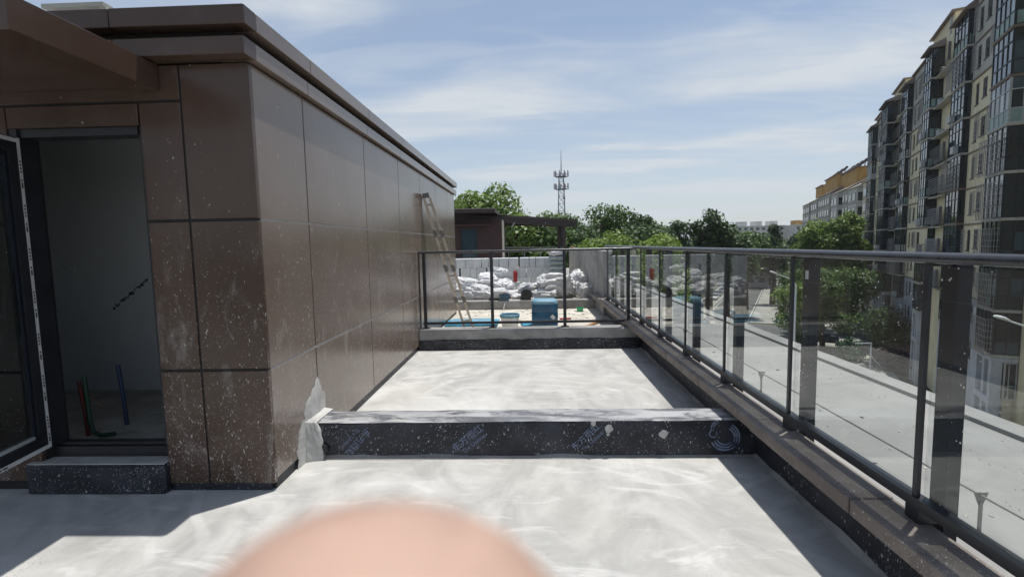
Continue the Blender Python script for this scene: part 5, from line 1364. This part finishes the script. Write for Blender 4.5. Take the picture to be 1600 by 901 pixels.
skin_fig('person', [(0, -.35, .80), (0, -.30, 1.10), (0, -.22, 1.36), (0, -.20, 1.50), (0, -.18, 1.66), (-.17, -.22, 1.34), (-.26, .05, 1.14), (-.28, .36, 1.08), (.17, -.22, 1.34), (.26, .05, 1.14), (.28, .36, 1.08), (-.12, -.33, .78), (-.15, .12, .74), (-.13, .20, .36), (.12, -.33, .78), (.15, .12, .74), (.13, .20, .36)],
 [(0, 1), (1, 2), (2, 3), (3, 4), (2, 5), (5, 6), (6, 7), (2, 8), (8, 9), (9, 10), (0, 11), (11, 12), (12, 13), (0, 14), (14, 15), (15, 16)],
 [.17, .17, .15, .07, .11, .08, .06, .04, .08, .06, .04, .10, .08, .06, .10, .08, .06], 'cloth_dark', Mx, label='person in dark clothes riding the motor scooter up the street', cat='person')

# ------------------------------------------------------------------ street lamps, pipe frame
def lamp(label, head, pole, zh):
    t = thing('street_lamp', (pole[0], pole[1], GZ), label, 'street lamp', 'street lamps beside the road')
    hv, pv = Vector((head[0], head[1], zh)), Vector((pole[0], pole[1], zh-.85)); dd = (pv-hv).normalized()
    MB().tube([(pole[0], pole[1], GZ), (pole[0], pole[1], zh-1.6), pv+Vector((0, 0, -.35)), pv.lerp(hv, .15), hv+dd*.7], [.10, .08, .06, .045, .035], 8).build('pole', 'lamp_white', t, smooth=True)
    b = MB(); sd_ = dd.cross(Vector((0, 0, 1))).normalized(); up = sd_.cross(dd); vs = []; fs = []
    prof = [(0, .03), (.06, .10), (.25, .155), (.45, .15), (.65, .10), (.82, .045)]
    for l_, w_ in prof:
        for k in range(12):
            a = 2*math.pi*k/12; vs.append(hv+dd*l_+sd_*(w_*math.cos(a))+up*(max(-.02, w_*.62*math.sin(a))))
    for i in range(len(prof)-1):
        for k in range(12): fs.append((i*12+k, i*12+(k+1) % 12, (i+1)*12+(k+1) % 12, (i+1)*12+k))
    fs.append(tuple(range(12))); fs.append(tuple(range((len(prof)-1)*12, len(prof)*12)))
    b.add(vs, fs); b.build('lamp_head', 'lamp_white', t, smooth='all')
lamp('white cobra-head street lamp seen through the glass above the road', (20.15, 42.0), (22.5, 42.3), -1.22)
lamp('white cobra-head street lamp at the right edge before the cream block', (18.85, 20.5), (21.4, 20.8), -1.80)
pf = thing('pipe_frame', (36.9, 54, GZ), 'white pipe frame standing at street level beside the bushes', 'frame')
MB().box(36.85, 36.97, 53.9, 54.0, GZ, -9.9).build('post', 'lamp_white', pf); MB().box(35.2, 36.849, 53.9, 54.0, -10.05, -9.92).build('crossbar', 'lamp_white', pf)
MB().bar((36.97, 53.95, -11.4), (38.2, 53.9, -12.8), .1, .1).build('brace', 'lamp_white', pf)

# ================================================================== the photographer's hand in front of the lens
def hand():
    cam = scn.camera; Mw = cam.matrix_world.copy()
    # local camera frame: x right, y up, -z ahead (metres); built by joints, fingertip just below the lens
    def L(x, y, z): return Vector((x, y, -z))
    pts = [L(-.004, -.105, .000), L(-.006, -.075, .006),             # 0 palm root, 1 palm centre
           L(-.006, -.056, .014), L(-.0055, -.040, .020), L(-.0056, -.0222, .0198), L(-.0055, -.0143, .0188), L(-.0052, -.0093, .0181), # index: knuckle, mid, tip pad
           L(-.026, -.068, .010), L(-.027, -.054, .020), L(-.026, -.060, .030), L(-.025, -.068, .030),        # middle, curled
           L(-.042, -.072, .008), L(-.044, -.058, .016), L(-.042, -.062, .026), L(-.041, -.069, .027),        # ring
           L(-.055, -.078, .004), L(-.058, -.066, .010), L(-.056, -.068, .018), L(-.055, -.073, .020),        # little
           L(.020, -.080, -.004), L(.034, -.062, -.010), L(.044, -.048, -.014), L(.048, -.042, -.014),        # thumb
           L(.002, -.150, -.034), L(.010, -.260, -.124)]                                                     # wrist, forearm
    ed = [(0, 1), (1, 2), (2, 3), (3, 4), (4, 5), (5, 6), (1, 7), (7, 8), (8, 9), (9, 10), (1, 11), (11, 12), (12, 13), (13, 14), (0, 15), (15, 16), (16, 17), (17, 18), (0, 19), (19, 20), (20, 21), (21, 22), (0, 23), (23, 24)]
    rad = [.024, .022, .0108, .0106, .0112, .0105, .0050, .0100, .0090, .0082, .0060, .0095, .0085, .0078, .0056, .0085, .0075, .0068, .0050, .0120, .0105, .0095, .0070, .026, .034]
    o = skin_fig('person', pts, ed, rad, 'skin', Mw, label="bare fingertip of the person taking the picture, blurred at the bottom edge", cat='person')
    return o
hand()

# ------------------------------------------------------------------ summer haze
hz = MB(); hz.box(-1550, 1750, -650, 2250, GZ-1.0, 36.0)
ho = hz.build('haze', 'earth', label='thin pale summer haze over the town', cat='haze', kind='stuff')
hm = bpy.data.materials.new('haze_air'); hm.use_nodes = True; ht = hm.node_tree; ht.nodes.clear()
pv_ = ht.nodes.new('ShaderNodeVolumePrincipled'); pv_.inputs['Density'].default_value = 0.00022; pv_.inputs['Color'].default_value = (0.82, 0.88, 0.96, 1); pv_.inputs['Anisotropy'].default_value = 0.2
ou = ht.nodes.new('ShaderNodeOutputMaterial'); ht.links.new(pv_.outputs[0], ou.inputs['Volume'])
ho.data.materials.clear(); ho.data.materials.append(hm)
